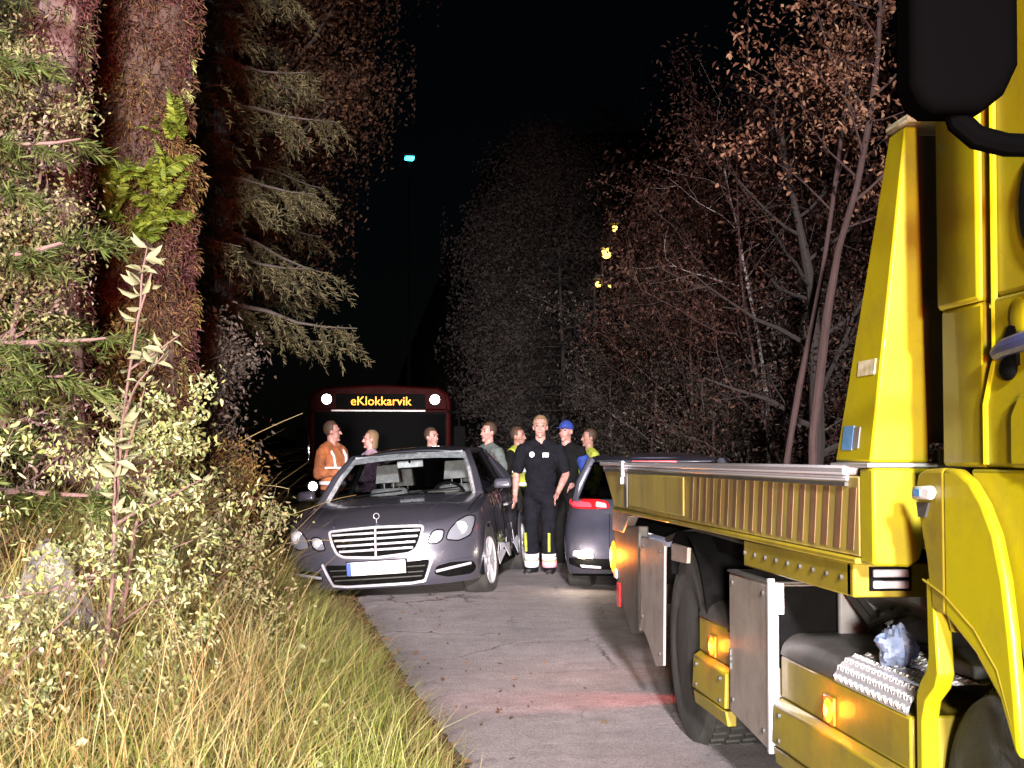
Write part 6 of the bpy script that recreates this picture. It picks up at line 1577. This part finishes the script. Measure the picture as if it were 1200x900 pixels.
        for s_ in (-1, 1):
            m = MB(); m.tube([R((s_ * .10, -.105 * g - .03, 1.22)), R((s_ * .115, -.085 * g - .03, 1.36)), R((s_ * .12, -.02, 1.487)), R((s_ * .12, .06, 1.46))], .016 * k, 6); m.build('reflective_band', M['reflect'], vs_)
    tr = MB()
    tr.ell(R((0, .01, .93)), ((.160 * g + .012) * k, (.118 * g + .012) * k, .13 * k), 20, 14)
    for i, s_ in enumerate((1, -1)):
        fx, fy = feet[i]; fx = abs(fx) * s_
        hip = R((s_ * .09 * g, .01, .88)); kn = R(((s_ * .095 + fx) / 2, -.03 + fy * .5, .50)); an = R((fx, fy + .02, .11))
        tr.cap(hip, kn, .094 * g * k, .076 * k, 16); tr.cap(kn, an, .074 * k, .070 * k, 16)
    tro = tr.build('trousers', M[legs], root, remesh=vox, smoothit=2); folds(tro, .035)
    for i, s_ in enumerate((1, -1)):
        fx, fy = feet[i]; fx = abs(fx) * s_
        m = MB(); m.cap(R((fx, fy + .055, .048)), R((fx * 1.25, fy - .15, .040)), .050 * k, .044 * k, 12)
        for v in m.v: v.z = max(v.z, .0)
        m.build('shoe', M['shoe'], root)
        if cuffs:
            kn = R(((s_ * .095 + fx) / 2, -.03 + fy * .5, .50)); an = R((fx, fy + .02, .11))
            for q, (t0, t1, mt_, rr) in enumerate(((.60, .78, 'reflect', .083), (.81, .98, 'reflect' if s_ < 0 else 'pinkref', .083), (.785, .805, 'hivis', .082))):
                m = MB(); m.tube([kn.lerp(an, t0), kn.lerp(an, (t0 + t1) / 2), kn.lerp(an, t1)], [rr * k] * 3, 18, caps=False); m.build('reflective_cuff', M[mt_], tro, solid=.004)
            o_ = R((s_ * .055, -.05, 0))
            m = MB(); m.tube([kn.lerp(an, .02) + R((s_ * .035 - .02, -.078, 0)), kn.lerp(an, .3) + R((s_ * .032 - .02, -.077, 0)), kn.lerp(an, .55) + R((s_ * .03 - .02, -.072, 0))], .016 * k, 6); m.build('yellow_stripe', M['hivis'], tro)
    if badges:
        m = MB(); m.ell(R((-.075, -.129 * g, 1.355)), (.030 * k, .006 * k, .032 * k), 16, 8); m.build('badge', M['reflect'], sh_)
        m = MB(); m.box(.045 * k, .115 * k, -.138 * g * k, -.130 * g * k, 1.325 * k, 1.375 * k); bd = m.build('name_patch', M['reflect'], sh_, bevel=.003)
        m = MB(); m.box(.055 * k, .105 * k, -.141 * g * k, -.1385 * g * k, 1.350 * k, 1.357 * k); m.build('patch_line', M['dgrey'], bd)
    if collar:
        m = MB(); m.tube([R((.062 * math.cos(a), .012 + .062 * math.sin(a) - .012 * abs(math.cos(a / 2 + PI / 4)), 1.478)) for a in np.linspace(0, 2 * PI, 20)], .014 * k, 6, caps=False); m.build('collar', M[collar], sh_)
    return root
PX = lambda px, Y: ((px - 430) / 1800 * Y, Y, gz((px - 430) / 1800 * Y, Y) + .01)
fold = [((.26, .02, 1.13), (.10, -.18, 1.10)), ((-.26, .02, 1.13), (-.10, -.17, 1.16))]
person('rescuer in dark polo shirt and trousers with white reflective cuffs, bare arms, between the cars', PX(634, 16.7), 1.75, rad(-16), 'skin', 'hair2', 'navy', 'navy', 'short',
       arms=[((.275, .0, 1.14), (.205, -.17, .93)), ((-.27, .05, 1.14), (-.265, -.06, .90))], badges=True, cuffs=True, head_turn=rad(8), stance=.0, girth=1.06)
person('person in an orange hi-vis jacket with a white shoulder band, left of the saloon roof', PX(391, 18.9)[:2] + (.06,), 1.74, rad(50), 'skin', 'hair', 'hiorange', 'black', 'long', arms=fold, vest='hiorange', head_turn=rad(35), vox=.014, girth=.98)
person('person in a lavender pink top behind the saloon roof', PX(434, 20.6)[:2] + (.02,), 1.70, rad(-70), 'skin', 'hair2', 'pink', 'black', 'long', arms=fold, vox=.014, girth=1.1, hairlen=.10, head_turn=rad(-10))
person('person in black with a pale collar, alone behind the middle of the saloon roof', PX(506, 20.9)[:2] + (.0,), 1.76, rad(42), 'skin', 'hair', 'black', 'black', 'long', vox=.014, collar='liner')
person('person in a grey-green T-shirt behind the right rear of the saloon', PX(572, 19.7)[:2] + (.02,), 1.79, rad(-58), 'skin', 'hair', 'tee', 'black', 'short', vox=.012, girth=1.05, arms=[((.30, .02, 1.15), (.27, -.12, .95)), ((-.28, .03, 1.14), (-.27, -.08, .9))])
person('person in an open yellow hi-vis vest over dark clothes, left of the dark-clad rescuer', PX(608, 20.2)[:2] + (.02,), 1.74, rad(55), 'skin2', 'hair', 'black', 'black', 'long', vest='hivis', vox=.014)
bp = person('person in black with blue sleeves and a blue cap close behind the dark-clad rescuer', PX(664, 18.4)[:2] + (.04,), 1.76, rad(-35), 'skin', 'hair', 'black', 'black', 'long', cap='bluecloth', vox=.014, arms=[((.27, .03, 1.14), (.20, -.18, 1.02)), ((-.26, .03, 1.14), (-.22, -.15, .95))])
for a_, b_ in (((.225, .015, 1.30), (.27, .03, 1.12)), ((-.22, .015, 1.30), (-.26, .03, 1.12))):
    m = MB(); m.cap(a_, b_, .082, .070, 14); m.build('sleeve', M['bluecloth'], bp)
person('person in a yellow hi-vis jacket above the roof of the hatchback', PX(691, 20.9)[:2] + (.02,), 1.73, rad(-75), 'skin2', 'hair', 'hivis', 'black', 'long', vox=.014)
# white band across the orange jacket
